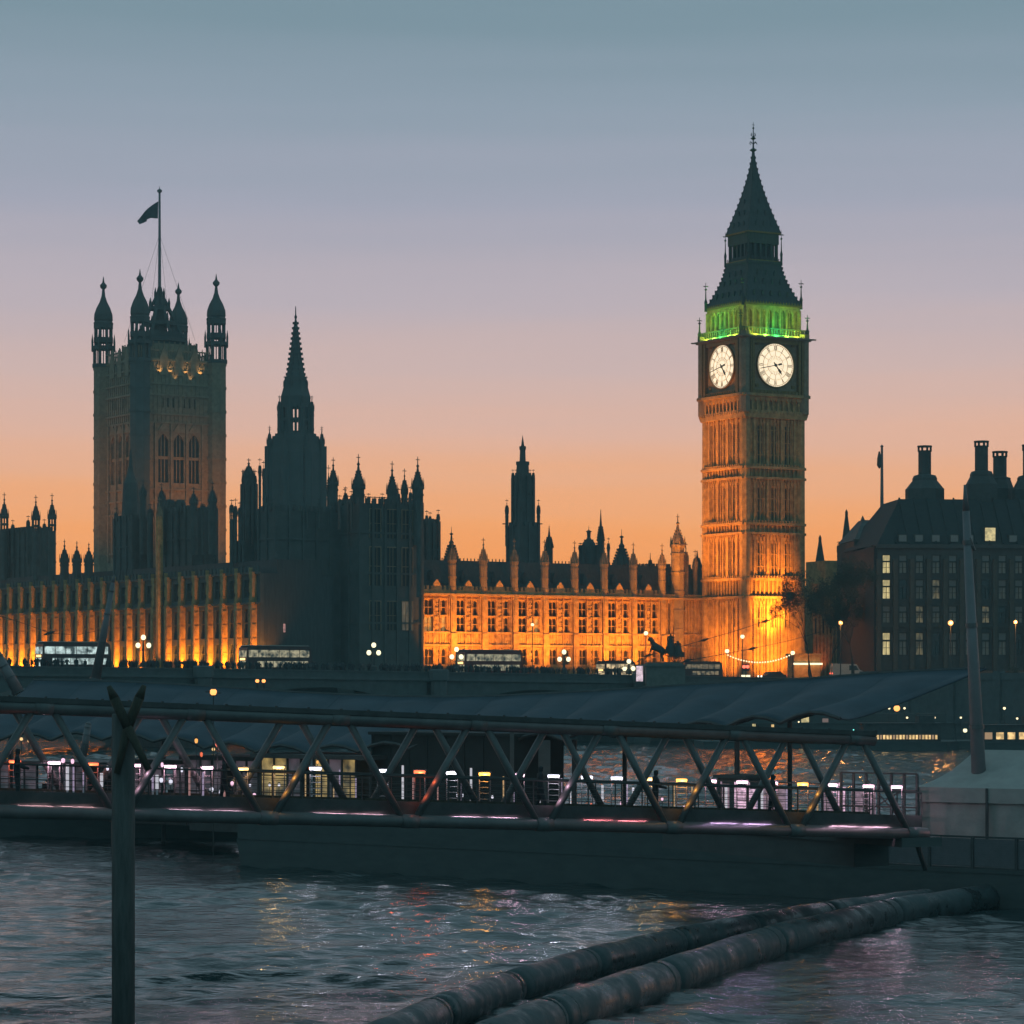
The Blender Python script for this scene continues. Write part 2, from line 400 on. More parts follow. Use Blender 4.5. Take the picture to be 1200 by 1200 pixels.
# ================================================================== the clock tower
CT = Vector((41.1, 501.5, 0))
ct = thing('clock_tower', 'tall floodlit stone clock tower with two glowing dials and a pointed iron spire', 'clock tower', (CT.x, CT.y, LZ), 30.5); ct.scale = (1.02, 1.02, 1)
def zz(py): return CZ+(HY-py)*501.5/F-LZ          # heights on the tower's axis, from its foot
def zc(py): return CZ+(HY-py)*494.5/F-LZ
H = 6.1
lv = [0, zc(700), zc(678), zc(625), zc(613), zc(560), zc(547), zc(487)]
core = MB(); core.box(-5.55, 5.55, -5.55, 5.55, -1, lv[-1]); obj('core', core, M['gold'], ct)
winmesh = {}
for k in range(4):
    rz = R(90*k)
    m = MB().rot(rz); bl = None
    stages = [(0, lv[1]), (lv[2], lv[3]), (lv[4], lv[5]), (lv[6], lv[7])]
    slits = [-3.55, -1.25, -.45, 1.25, .45, 3.55]
    slits = [-3.1, -2.45, -.33, .33, 2.45, 3.1]
    for si, (a, b) in enumerate(stages):
        lo = a+.6 if si else a+9; hi = b-1.6
        ops = [(x-.17, x+.17, lo, hi) for x in slits]
        m.wall(-5.2, 5.2, a, b, ops, -5.85, -5.5)
        for x in (-1.45, 1.45): m.box(x-.28, x+.28, -6.28, -5.84, a, b)
        for x in (-4.05, 4.05): m.box(x-.22, x+.22, -6.22, -5.84, a, b)
        for x in (-3.55,-2.78,-2.0,-.75,0,.75,2.0,2.78,3.55): m.box(x-.09, x+.09, -6.1, -5.84, a, b-.9)
        for i in range(15):                        # little gabled heads under the string course
            x = -4.9+i*.7; m.prism([(x-.26, b-1.15), (x+.26, b-1.15), (x+.26, b-.75), (x, b-.25), (x-.26, b-.75)], -6.12, -5.84)
        for i in range(int((b-a)/2.1)):            # thin panel rails
            m.box(-5.0, 5.0, -5.93, -5.84, a+2.0+i*2.1, a+2.14+i*2.1)
        key = si
        for x in slits:
            if key not in winmesh:
                g = MB(); g.box(-.165, .165, -.02, .04, lo+.02, hi-.02)
                for j in range(int((hi-lo)/2.4)): g.box(-.165, .165, -.06, -.02, lo+1.2+j*2.4, lo+1.4+j*2.4)
                wobj = obj('window', g, M['win'], ct); winmesh[key] = wobj
            else: wobj = inst(winmesh[key], ct)
            pt = Matrix.Rotation(rz, 4, 'Z') @ Vector((x, -5.72, 0)); wobj.location = pt; wobj.rotation_euler = (0, 0, rz)
    for a, b in ((lv[1], lv[2]), (lv[3], lv[4]), (lv[5], lv[6])):
        bl = MB().rot(rz)
        m.box(-5.2, 5.2, -5.95, -5.5, a, b)
        bl.box(-6.05, 6.05, -6.5, -5.9, a-.18, a+.22); bl.box(-6.05, 6.05, -6.5, -5.9, b-.3, b+.12)
        n = 12
        for i in range(n):
            x = -4.7+i*9.4/(n-1); m.box(x-.13, x+.13, -6.2, -5.9, a+.22, b-.3)
        for i in range(18):
            x = -5.1+i*.6; bl.box(x-.12, x+.12, -6.35, -6.1, a-.62, a-.18)
            bl.box(x-.14, x+.14, -6.48, -6.25, b+.12, b+.5)
        bl.box(-5.9, 5.9, -5.95, -5.9, a-.18, b); obj('string_course', bl, M['gold'], ct)
    obj('shaft_wall', m, M['gold'], ct)
for sx in (-1, 1):
    for sy in (-1, 1):
        m = MB(); m.lathe(sx*5.5, sy*5.5, [(1.15, -1), (1.15, 5), (.95, 5.6), (.88, lv[-1])], 8, R(22.5)); obj('corner_buttress', m, M['gold'], ct)
# corbelled arcade under the dials
a0, a1 = zc(487), zc(462)
for k in range(4):
    m = MB().rot(R(90*k))
    m.prism([(-6.1, a0-.4), (6.1, a0-.4), (6.55, a0+.3), (6.55, a0+.95), (-6.55, a0+.95), (-6.55, a0+.3)], -6.5, -5.5)
    m.box(-6.0, 6.0, -6.1, -5.5, a0+.95, a1-.3); m.box(-6.75, 6.75, -6.85, -5.5, a1-.35, a1+.15)
    for i in range(10):
        x = -4.7+i*9.4/9
        m.box(x-.17, x+.17, -6.5, -6.05, a0+.95, a1-1.0)
        m.prism([(x-.5, a1-.35), (x-.5, a1-.8), (x-.17, a1-1.2), (x+.17, a1-1.2), (x+.5, a1-.8), (x+.5, a1-.35)], -6.5, -6.05)
    for i in range(18):
        x = -5.6+i*.66; m.box(x-.14, x+.14, -6.6, -6.4, a0+.35, a0+.7)
    obj('corbel_arcade', m, M['gold'], ct)
# dial stage
b0, b1 = a1+.15, zc(397); dz = zc(427)
dialstage = MB(); dialstage.box(-6.1, 6.1, -6.1, 6.1, a1-.5, b1+.5); obj('dial_stage', dialstage, M['sand'], ct)
for sx in (-1, 1):
    for sy in (-1, 1):
        m = MB(); m.lathe(sx*5.95, sy*5.95, [(.95, a1-3), (.95, b1), (1.05, b1+.2), (1.05, b1+1.2)], 8, R(22.5))
        m.lathe(sx*5.95, sy*5.95, [(1.15, a1-.2), (1.15, a1+.2)], 8, R(22.5)); obj('corner_turret', m, M['sand'], ct)
roman = {1:'I',2:'II',3:'III',4:'IIII',5:'V',6:'VI',7:'VII',8:'VIII',9:'IX',10:'X',11:'XI',12:'XII'}
def ring(m, r0, r1, y0, y1, n=48):
    vs = []
    for r in (r0, r1):
        for y in (y0, y1):
            for k in range(n):
                a = 2*math.pi*k/n; vs.append((r*math.sin(a), y, r*math.cos(a)))
    fs = []
    for k in range(n):
        j = (k+1) % n; fs += [(k, j, 2*n+j, 2*n+k), (n+k, 3*n+k, 3*n+j, n+j), (k, n+k, n+j, j), (2*n+k, 2*n+j, 3*n+j, 3*n+k)]
    m._a(vs, fs)
def stroke(m, ang, x0, r0, x1, r1, wd, y):         # bar in the dial's polar frame; clockwise from 12
    c, s = math.cos(ang), math.sin(ang)
    def q(x, r): return (r*s+x*c, r*c-x*s)
    a = Vector(q(x0, r0)); b = Vector(q(x1, r1)); d = (b-a).normalized(); nrm = Vector((d.y, -d.x))*wd/2
    pts = [a-nrm, a+nrm, b+nrm, b-nrm]
    m._a([(p.x, y, p.y) for p in pts]+[(p.x, y-.05, p.y) for p in pts], [(0,1,2,3),(7,6,5,4),(0,4,5,1),(1,5,6,2),(2,6,7,3),(3,7,4,0)])
RD = 3.62
for k in range(4):
    rz = R(90*k)
    fr = MB().rot(rz)
    for s in (-1, 1):
        fr.box(s*4.9-.45*(s>0), s*4.9+.45*(s<0), -6.75, -6.1, b0, b1)
        fr.box(s*5.2-.12, s*5.2+.12, -6.85, -6.1, b0, b1)
    fr.box(-4.9, 4.9, -6.6, -6.1, b1-.7, b1); fr.box(-4.9, 4.9, -6.6, -6.1, b0, b0+.6)
    for i in range(14): fr.box(-4.6+i*.7, -4.35+i*.7, -6.7, -6.55, b0+.1, b0+.5)
    for sx in (-1, 1):
        for sz in (-1, 1):                        # carved spandrels round the dial
            for rr in (.25, .45, .7):
                fr.box(sx*(3.55+.1)-rr*.4, sx*(3.65)+rr*.4, -6.35+.1*rr, -6.1, dz+sz*3.55-rr*.4, dz+sz*3.55+rr*.4)
    obj('dial_frame', fr, M['gilt'], ct)
    d = MB(); n = 48
    d._a([(RD*math.sin(2*math.pi*i/n), 0, RD*math.cos(2*math.pi*i/n)) for i in range(n)]+[(RD*math.sin(2*math.pi*i/n), .15, RD*math.cos(2*math.pi*i/n)) for i in range(n)],
         [tuple(range(n)), tuple(range(2*n-1, n-1, -1))]+[(i+n, (i+1) % n+n, (i+1) % n, i) for i in range(n)])
    dial = obj('clock_dial', d, G['dial'], ct); dial.location = Matrix.Rotation(rz, 4, 'Z') @ Vector((0, -6.32, dz)); dial.rotation_euler = (0, 0, rz)
    g = MB(); ring(g, RD, RD+.22, -.16, .15); ring(g, 3.38, 3.44, -.06, 0); ring(g, 2.44, 2.49, -.06, 0); ring(g, 1.56, 1.59, -.05, 0)
    for i in range(12): stroke(g, i*math.pi/6, 0, 1.6, 0, 2.42, .035, -.0)
    for i in range(24): stroke(g, (i+.5)*math.pi/12, 0, 1.0, 0, 1.55, .025, 0)
    for i in range(60): stroke(g, i*math.pi/30, 0, 3.4, 0, 3.58, .03, 0)
    for i in range(1, 13):
        s = roman[i]; A = i*math.pi/6; xw = {'I':.17,'V':.34,'X':.34}; tot = sum(xw[c] for c in s); x = -tot/2
        for c in s:
            h0, h1 = 2.55, 3.3; xc = x+xw[c]/2
            if c == 'I': stroke(g, A, xc, h0, xc, h1, .085, 0)
            if c == 'V': stroke(g, A, xc-.12, h1, xc, h0, .08, 0); stroke(g, A, xc+.12, h1, xc, h0, .05, 0)
            if c == 'X': stroke(g, A, xc-.13, h1, xc+.13, h0, .08, 0); stroke(g, A, xc+.13, h1, xc-.13, h0, .05, 0)
            x += xw[c]
    obj('numeral_ring', g, M['gilt'], dial)
    h = MB(); A = (4+43/60)*math.pi/6; stroke(h, A, 0, -.6, 0, 1.45, .22, -.12); stroke(h, A, 0, .9, 0, 1.6, .4, -.12); stroke(h, A, 0, 1.5, 0, 1.95, .14, -.12); h.tube((0,-.2,0), (0,-.05,0), .26, 10)
    obj('hour_hand', h, M['iron'], dial)
    h = MB(); A = 43*math.pi/30; stroke(h, A, 0, -1.1, 0, 3.1, .13, -.2); stroke(h, A, 0, -1.2, 0, -.5, .32, -.2); stroke(h, A, 0, 2.9, 0, 3.35, .08, -.2)
    obj('minute_hand', h, M['iron'], dial)
# cornice, balustrade, belfry
c0, c1 = b1, zz(391)+.2
m = MB(); m.box(-6.9, 6.9, -6.9, 6.9, b1, b1+.35); m.box(-6.6, 6.6, -6.6, 6.6, b1+.35, b1+.8); m.box(-7.15, 7.15, -7.15, 7.15, b1+.2, b1+.45)
for sx in (-1, 1):
    for sy in (-1, 1): m.box(sx*7.3-.3, sx*7.3+.3, sy*7.2-.12, sy*7.2+.12, b1+.2, b1+.42)
obj('cornice', m, M['sand'], ct)
m = MB()
for k in range(4):
    m.rot(R(90*k)); m.box(-6.3, 6.3, -6.45, -6.25, b1+1.75, b1+1.95)
    for i in range(22): x = -6.1+i*.58; m.box(x-.09, x+.09, -6.43, -6.27, b1+.8, b1+1.75)
m.M = None; obj('balustrade', m, M['iron'], ct)
f0, f1 = b1+.8, zz(362)
m = MB(); m.box(-4.3, 4.3, -4.3, 4.3, f0, f1); obj('bell_chamber', m, M['sand'], ct)
m = MB()
for k in range(4):
    m.rot(R(90*k))
    for i in range(9):
        x = -5.4+i*1.35; m.box(x-.2, x+.2, -5.75, -5.0, f0, f1-.9)
        m.box(x-.07, x+.07, -5.85, -5.7, f0, f1-.6)
    for i in range(8):
        x = -4.72+i*1.35
        m.prism([(x-.68, f1-.1), (x-.68, f1-1.5), (x-.45, f1-1.3), (x, f1-.65), (x+.45, f1-1.3), (x+.68, f1-1.5), (x+.68, f1-.1)], -5.65, -5.2)
        m.box(x-.05, x+.05, -5.5, -5.3, f0, f1-.7)
m.M = None; obj('bell_arcade', m, M['gold'], ct)
m = MB(); m.box(-5.85, 5.85, -5.85, 5.85, f1-.15, f1+.18)
for k in range(4):
    m.rot(R(90*k))
    for i in range(20): x = -5.5+i*.58; m.prism([(x-.2, f1+.18), (x+.2, f1+.18), (x, f1+.62)], -5.85, -5.7)
m.M = None; obj('eaves_cresting', m, M['gilt'], ct)
def fourside(prof, h0): return [(r*math.sqrt(2), z) for r, z in prof]
g0, g1 = f1+.15, zz(311)
pr = []
for i in range(11):
    s = i/10; pr.append((3.35+(5.85-3.35)*(1-s)**1.55, g0+(g1-g0)*s))
m = MB(); m.lathe(0, 0, fourside(pr, 0), 4, R(45))
for sx in (-1, 1):
    for sy in (-1, 1):
        for r, z in pr[1:]: m.box(sx*r-.14, sx*r+.14, sy*r-.14, sy*r+.14, z-.2, z+.25)
for k in range(4):
    m.rot(R(90*k))
    for row, nn in ((2, 5), (5, 4), (7, 3)):
        r, z = pr[row]
        for i in range(nn):
            x = (i-(nn-1)/2)*1.7; m.prism([(x-.2, z), (x+.2, z), (x+.2, z+.5), (x, z+.95), (x-.2, z+.5)], -r-.12, -r+.7)
m.M = None; obj('lower_roof', m, M['slate'], ct)
# lantern stage
h0, h1 = g1, zz(275)
m = MB(); m.box(-3.45, 3.45, -3.45, 3.45, h0-.1, h0+.35); m.box(-3.05, 3.05, -3.05, 3.05, h1-1.9, h1-.1)
for k in range(4):
    m.rot(R(90*k))
    for i in range(6): x = -2.75+i*1.1; m.box(x-.2, x+.2, -2.95, -2.5, h0+.3, h1-1.8)
    m.box(-2.8, 2.8, -2.85, -2.6, h0+.35, h0+1.2)
    for i in range(12): x = -3.2+i*.58; m.box(x-.06, x+.06, -3.42, -3.32, h0+.35, h0+1.0)
m.M = None
obj('lantern', m, M['slate'], ct)
m = MB(); m.box(-1.6, 1.6, -1.6, 1.6, h0, h1-1); obj('lantern_core', m, M['slate'], ct)
m = MB(); m.box(-3.3, 3.3, -3.3, 3.3, h1-.15, h1+.12)
for k in range(4):
    m.rot(R(90*k)); m.box(-3.38, 3.38, -3.46, -3.3, h0+.33, h0+.48)
m.M = None; obj('gilded_band', m, M['gilt'], ct)
k0, k1 = h1+.1, zz(178)
pr2 = []
for i in range(15):
    s = i/14; pr2.append((.16+(3.35-.16)*(1-s)**1.45, k0+(k1-k0)*s))
m = MB(); m.lathe(0, 0, fourside(pr2, 0), 4, R(45))
for sx in (-1, 1):
    for sy in (-1, 1):
        for r, z in pr2[1:-1]:
            m.box(sx*r-.1, sx*r+.1, sy*r-.1, sy*r+.1, z-.18, z+.2)
for k in range(4):
    m.rot(R(90*k))
    for row, nn in ((1, 3), (3, 2), (5, 1)):
        r, z = pr2[row]
        for i in range(nn): x = (i-(nn-1)/2)*1.5; m.prism([(x-.16, z), (x+.16, z), (x+.16, z+.4), (x, z+.8), (x-.16, z+.4)], -r-.1, -r+.5)
m.M = None; obj('spire', m, M['slate'], ct)
m = MB(); t0 = k1-.3
m.lathe(0, 0, [(.2, t0), (.2, t0+.3), (.65, t0+.6), (.15, t0+.95), (.1, t0+2.3), (.5, t0+2.6), (.1, t0+2.9), (.07, t0+4.2), (.22, t0+4.35), (.05, t0+4.55), (.03, t0+5.4)], 8)
for a in range(4):
    c, s = math.cos(a*math.pi/2), math.sin(a*math.pi/2)
    m.path([(0,0,t0+1.6), (c*.55,s*.55,t0+2.0), (c*.8,s*.8,t0+1.6)], .06, 4); m.path([(c*.1,s*.1,t0+2.9), (c*.5,s*.5,t0+3.1), (c*.35,s*.35,t0+3.5)], .05, 4)
m.tube((-.3,0,t0+4.9), (.3,0,t0+4.9), .04, 4); obj('finial', m, M['iron'], ct)
def pinn(x, y, z, h, r=.16):
    m = MB(); m.lathe(x, y, [(r*1.6, z), (r*1.6, z+h*.28), (r*2.1, z+h*.3), (r*.9, z+h*.42), (r*.5, z+h*.72), (r*1.7, z+h*.76), (r*.4, z+h*.80), (r*.25, z+h)], 6)
    m.tube((x-.5, y, z+h*.87), (x+.5, y, z+h*.87), .06, 4); m.tube((x, y-.5, z+h*.87), (x, y+.5, z+h*.87), .06, 4)
    return m
for sx in (-1, 1):
    for sy in (-1, 1):
        obj('corner_pinnacle', pinn(sx*6.75, sy*6.0, b1+.45, 4.2, .2), M['iron'], ct)
        obj('roof_pinnacle', pinn(sx*5.9, sy*5.4, f1-.3, 5.0, .16), M['iron'], ct)
        obj('lantern_pinnacle', pinn(sx*3.45, sy*3.2, h0-.2, 6.0, .13), M['iron'], ct)
for k in range(4):                                # green lamps laid behind the balustrade
    Mx = Matrix.Rotation(R(90*k), 4, 'Z')
    for x, w_, e, c in ((0, 4.4, 620, (.05,1,.20)), (-4.2, 2.6, 330, (.55,.9,.07)), (4.2, 2.6, 330, (.55,.9,.07)), (-2.2, 1.2, 300, (.32,1,.10)), (2.2, 1.2, 300, (.32,1,.10))):
        a = Mx @ Vector((x, -6.98, f0-.25)); b = Mx @ Vector((x, -5.4, f0+2.3))
        strip('belfry_light', a, b, w_, .12, e, c, ct)
# floodlights at the tower's foot
N3 = Vector((.559, -.829, 0)); W3 = -U
def fl(off, z0, z1, watts, ang, blend=.9, aimoff=0):
    spot('floodlight', CT+off+Vector((0,0,LZ+z0)), CT+Vector((0,0,LZ+z1))+off*aimoff, watts, SOD, ang, blend, .5)
fl(N3*16-U*4, .6, 9, 32000, 70, 1); fl(N3*16-U*3, .6, 21, 190000, 38, 1); fl(N3*18-U*4, 1, 42, 24000, 30, 1)
fl(W3*16+N3*2, 1, 10, 26000, 75, 1); fl(W3*26, 1.5, 36, 150000, 44, 1); fl(W3*30-N3*5, 1.5, 53, 150000, 17, 1)
# ================================================================== building blocks for the gothic palace
def turret_mb(x, y, z0, zb, zt, r, n=8, open_=False, rings=3, spike=.25):
    """octagonal turret: shaft to zb, ogee cap to zt with a thin spike above it"""
    m = MB(); h = zt-zb
    hb = zb-z0
    if open_:
        zo = zb-min(hb*.45, r*3.4)
        m.lathe(x, y, [(r, z0), (r, zo)], n, R(22.5))
        for k in range(n):
            a = R(22.5)+2*math.pi*k/n; px_, py_ = x+math.cos(a)*r*.9, y+math.sin(a)*r*.9
            m.box(px_-r*.14, px_+r*.14, py_-r*.14, py_+r*.14, zo, zb)
        m.lathe(x, y, [(r*1.02, zb-r*.35), (r*1.02, zb)], n, R(22.5))
        m.lathe(x, y, [(r*1.02, (zo+zb)/2-r*.12), (r*1.02, (zo+zb)/2+r*.1)], n, R(22.5))
    else: m.lathe(x, y, [(r, z0), (r, zb)], n, R(22.5))
    for i in range(rings):
        z = z0+hb*(i+1)/(rings+.4); m.lathe(x, y, [(r*1.12, z-.15), (r*1.12, z+.15)], n, R(22.5))
    m.lathe(x, y, [(r*1.2, zb-.1), (r*1.22, zb+.25), (r*.98, zb+.35), (r*1.0, zb+h*.12), (r*.82, zb+h*.24), (r*.5, zb+h*.38), (r*.26, zb+h*.52), (r*.15, zb+h*.66), (r*.30, zb+h*.70), (r*.1, zb+h*.75), (.05, zt)], n, R(22.5))
    for k in range(n):                             # small gablets round the cap
        a = R(22.5)+2*math.pi*k/n; qx, qy = x+math.cos(a)*r*1.1, y+math.sin(a)*r*1.1
        m.lathe(qx, qy, [(r*.12, zb-.2), (r*.12, zb+.5), (.02, zb+h*.2+.6)], 4)
    for i in range(5):                             # crockets climbing the cap
        f = i/5; rr = r*(.92-.68*f); z = zb+h*(.14+.42*f)
        for k in range(4):
            a = R(22.5)+math.pi/2*k; m.box(x+math.cos(a)*rr-.12, x+math.cos(a)*rr+.12, y+math.sin(a)*rr-.12, y+math.sin(a)*rr+.12, z-.12, z+.18)
    m.tube((x-.35, y, zt-h*.10), (x+.35, y, zt-h*.10), .06, 4)
    return m
def crenel(m, p, q, z, h=1.0, w_=.7, gap=.55, t=.35):
    p = Vector(p); q = Vector(q); L_ = (q-p).length; d = (q-p)/L_; n = max(1, int(L_/(w_+gap)))
    for i in range(n):
        a = p+d*(i*L_/n); b = a+d*(L_/n*w_/(w_+gap)); m.beam((a.x, a.y, z+h/2), (b.x, b.y, z+h/2), t, h)

# ================================================================== north front (the brightly lit range)
NF = Vector((-15.1, 472, 0)); LN = 57.4
nf = thing('palace_range', 'long floodlit golden stone palace range with tall mullioned windows left of the clock tower', 'palace', (NF.x, NF.y, LZ), 34)
def nz_(z): return z-LZ
bays = [.3+.0]+[6.49+6.05*k for k in range(8)]
pit = 6.05
ops = []; wins = []
edges = [b for b in bays]
rows = [(nz_(12.0), nz_(14.6)), (nz_(17.25), nz_(19.75)), (nz_(19.9), nz_(22.5)), (nz_(9.0), nz_(11.3))]
for i in range(8):
    a = bays[i]; wdt = bays[i+1]-a
    for f in (.29, .70):
        c = a+wdt*f
        for z0, z1 in rows: ops.append((c-.82, c+.82, z0, z1)); wins.append((c, z0, z1))
for c in (50.4,):
    for z0, z1 in rows[:3]: ops.append((c-.5, c+.5, z0, z1))
m = MB(); m.wall(0, LN, -1, nz_(23.2), ops, 0, .7)
for c, z0, z1 in wins:                              # hood moulds and panelling between windows
    m.box(c-1.05, c+1.05, -.16, .0, z1+.02, z1+.16)
    for s in (-.98, .98): m.box(c+s-.07, c+s+.07, -.12, 0, z0-.2, z1+.02)
for i in range(8):
    a, b = bays[i], bays[i+1]; mid = a+(b-a)*.51
    for x in (mid-.6, mid+.6, a+.66, b-.66): m.box(x-.08, x+.08, -.26, 0, nz_(9), nz_(23))
    for z in np.arange(nz_(10), nz_(22.6), 1.45): m.box(mid-.5, mid+.5, -.1, 0, z, z+.18); m.box(mid-.33, mid+.33, -.22, -.1, z+.5, z+.95)
    for z in (nz_(15.5),):                          # shields and blind panels between the storeys
        for j in range(10):
            x = a+.75+j*(b-a-1.4)/9.5; m.box(x-.07, x+.07, -.13, 0, nz_(15.25), nz_(16.9)); m.box(x+.09, x+.42, -.08, 0, nz_(15.9), nz_(16.35))
for x in np.arange(50.0, LN, .62): m.box(x-.07, x+.07, -.2, 0, nz_(9), nz_(23))
obj('wall', m, M['gold'], nf)
for z, d_ in ((23.2, .95), (17.05, .32), (15.0, .4), (11.7, .2)):
    m = MB(); m.box(0, LN, -d_, .1, nz_(z)-.12, nz_(z)+.2); obj('string_course', m, M['gold'], nf)
g = MB(); g.box(-.8, .8, .42, .5, 0, 1); gl = obj('window', g, M['win'], nf)
trc = MB()
for x in (-.8, 0, .8): trc.box(x-.045, x+.045, .2, .42, 0, 1)
trc.box(-.8, .8, .2, .42, .45, .5); trc.prism([(-.8, 1), (-.8, .84), (-.4, .97), (0, .84), (.4, .97), (.8, .84), (.8, 1)], .2, .42)
tr = obj('tracery', trc, M['gold'], gl)
litw = {(1, 4), (4, 3), (2, 9), (1, 12)}
first = True
for i, (c, z0, z1) in enumerate(wins):
    if first: o_ = gl; first = False
    else:
        o_ = inst(gl, nf); inst(tr, o_)
    o_.location = (c, 0, z0); o_.scale = (1, 1, z1-z0)
    if i % 4 == 1 and i in (1, 5, 29): o_.data = o_.data.copy(); o_.data.materials[0] = G['shaft']
for b in bays:                                      # buttresses
    m = MB(); m.box(b-.55, b+.55, -.75, 0, -1, nz_(17)); m.box(b-.45, b+.45, -.55, 0, nz_(17), nz_(23.4))
    m.box(b-.3, b+.3, -.85, -.75, nz_(9.5), nz_(14.6)); m.box(b-.25, b+.25, -.66, -.55, nz_(17.6), nz_(22.6))
    obj('buttress', m, M['gold'], nf)
m = MB()
m.box(0, LN, -.35, .1, nz_(23.4), nz_(24.0))
for i in range(8):
    a, b = bays[i]+.6, bays[i+1]-.6; n = 7
    for j in range(n):
        x = a+(b-a)*j/(n-1); m.box(x-.2, x+.2, -.3, .05, nz_(24), nz_(24.65))
    c = (a+b)/2; m.prism([(c-.9, nz_(24)), (c+.9, nz_(24)), (c+.6, nz_(25.0)), (c, nz_(25.7)), (c-.6, nz_(25))], -.36, -.1)
obj('parapet', m, M['gold'], nf)
for b in bays[1:]:
    t = turret_mb(b, -.1, nz_(22.5), nz_(28.6), nz_(32.6), .62, 8, False, 3)
    obj('pinnacle', t, M['sand'], nf)
b = 52.4
obj('stair_turret', turret_mb(b, .2, -1, nz_(32.2), nz_(37.8), 1.15, 8, False, 7), M['sand'], nf)
obj('pinnacle', turret_mb(54.6, .8, nz_(20), nz_(29.5), nz_(33.0), .45, 8, False, 2), M['sand'], nf)
obj('pinnacle', turret_mb(56.6, .8, nz_(20), nz_(28.5), nz_(31.8), .4, 8, False, 2), M['sand'], nf)
m = MB(); m.slab([(0, .7), (LN, .7), (LN, 14), (0, 14)], -1, nz_(23.2)); obj('rear_wall', m, M['far'], nf)
m = MB(); m.prism([(0, nz_(23.2)), (LN, nz_(23.2)), (LN, nz_(28.9)), (0, nz_(28.9))], 3.0, 11)
m._a([(0,.9,nz_(23.25)),(LN,.9,nz_(23.25)),(LN,3,nz_(28.9)),(0,3,nz_(28.9))], [(0,1,2,3)])
for i in range(9):
    c = 3.4+i*6.05; m.prism([(c-.35, nz_(25.5)), (c+.35, nz_(25.5)), (c+.35, nz_(26.4)), (c, nz_(27.2)), (c-.35, nz_(26.4))], 1.2, 3.1)
for i in range(80): m.box(i*.7+.2, i*.7+.35, 3.0, 3.1, nz_(28.9), nz_(29.3))
obj('roof', m, M['slate'], nf)
# floods along the foot of the range
for i in range(8):
    t = 3.3+i*6.6; b_ = NF+U*t+NO*7.5+Vector((0,0,LZ+.5))
    spot('floodlight', b_, NF+U*t+Vector((0,0,LZ+9.5)), (9500, 8500, 3600, 10500, 4000, 9000, 8500, 4200)[i]*2.05, SOD, 84, 1, .3)
for i in range(4):
    t = 6+i*14.5; spot('floodlight', NF+U*t+NO*20+Vector((0,0,LZ+.5)), NF+U*t+Vector((0,0,LZ+9)), 6000, SOD, 60, 1, .3)

# ================================================================== river front (buttresses lit from below)
RL = 112.0
rf0 = RF0+V*RL
rf = thing('palace_river_front', 'long dark palace river front whose rows of buttresses are lit amber from below', 'palace', (rf0.x, rf0.y, LZ), -56)
bt = [RL-(1.6+4.75*k) for k in range(23)]
m = MB(); ops = []; wl_ = []
for b in bt[:-1]:
    c = b-2.37
    for z0, z1 in ((nz_(12), nz_(15)), (nz_(16), nz_(20.5)), (nz_(22.2), nz_(25))):
        ops.append((c-1.3, c+1.3, z0, z1)); wl_.append((c, z0, z1))
m.wall(0, RL, -1, nz_(26), ops, 0, .6); obj('wall', m, M['shade_stone'], rf)
for z in (11.0, 21.3, 26): m = MB(); m.box(0, RL, -.35, .1, nz_(z)-.15, nz_(z)+.2); obj('string_course', m, M['shade_stone'], rf)
g = MB(); g.box(-1.3, 1.3, .4, .5, 0, 1); gl = obj('window', g, M['win'], rf)
trc = MB()
for x in (-1.25, -.43, .43, 1.25): trc.box(x-.06, x+.06, .15, .4, 0, 1)
trc.box(-1.3, 1.3, .15, .4, .5, .54)
tr = obj('tracery', trc, M['shade_stone'], gl)
for i, (c, z0, z1) in enumerate(wl_):
    if i: o_ = inst(gl, rf); inst(tr, o_)
    else: o_ = gl
    o_.location = (c, 0, z0); o_.scale = (1, 1, z1-z0)
bm_ = MB(); bm_.box(-.5, .5, -.95, 0, -1, nz_(21.3)); bm_.box(-.42, .42, -.8, 0, nz_(21.3), nz_(26.2))
bm_.box(-.6, .6, -1.1, 0, nz_(11), nz_(11.25)); bm_.box(-.57, .57, -1.05, 0, nz_(21.2), nz_(21.45)); bm_.box(-.3, .3, -1.02, -.95, nz_(12), nz_(20.5))
bm_.box(-.62, .62, -1.3, 0, -1, nz_(10.2))
for z in np.arange(12, 25.5, 2.2): bm_.box(-.55, -.5, -.85, -.2, nz_(z), nz_(z)+1.7); bm_.box(.5, .55, -.85, -.2, nz_(z), nz_(z)+1.7) if z < 20 else None
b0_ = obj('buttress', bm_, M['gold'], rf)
for i, b in enumerate(bt):
    o_ = b0_ if i == 0 else inst(b0_, rf); o_.location = (b, 0, 0)
m = MB(); crenel(m, (0, 0, 0), (RL, 0, 0), nz_(26.2), .9)
obj('parapet', m, M['shade_stone'], rf)
for px, py in ((75.5, 638), (90, 640), (104, 642)):
    p = (px-600)/F; t = (-39-456*p)/(.559+.829*p); dd = 456+.829*t
    obj('pinnacle', turret_mb(RL-t, 0, nz_(25), nz_(Z(658, dd)), nz_(Z(py-6, dd)), .75, 8), M['shade_stone'], rf)
for k in (4, 5, 6, 12, 13, 14, 16, 17, 19, 20, 21):
    pass
m = MB(); m.box(0, RL, .6, 13, -1, nz_(26)); m.prism([(0, nz_(26)), (RL, nz_(26)), (RL, nz_(28.2)), (0, nz_(28.2))], 3, 11)
obj('roof', m, M['slate'], rf)
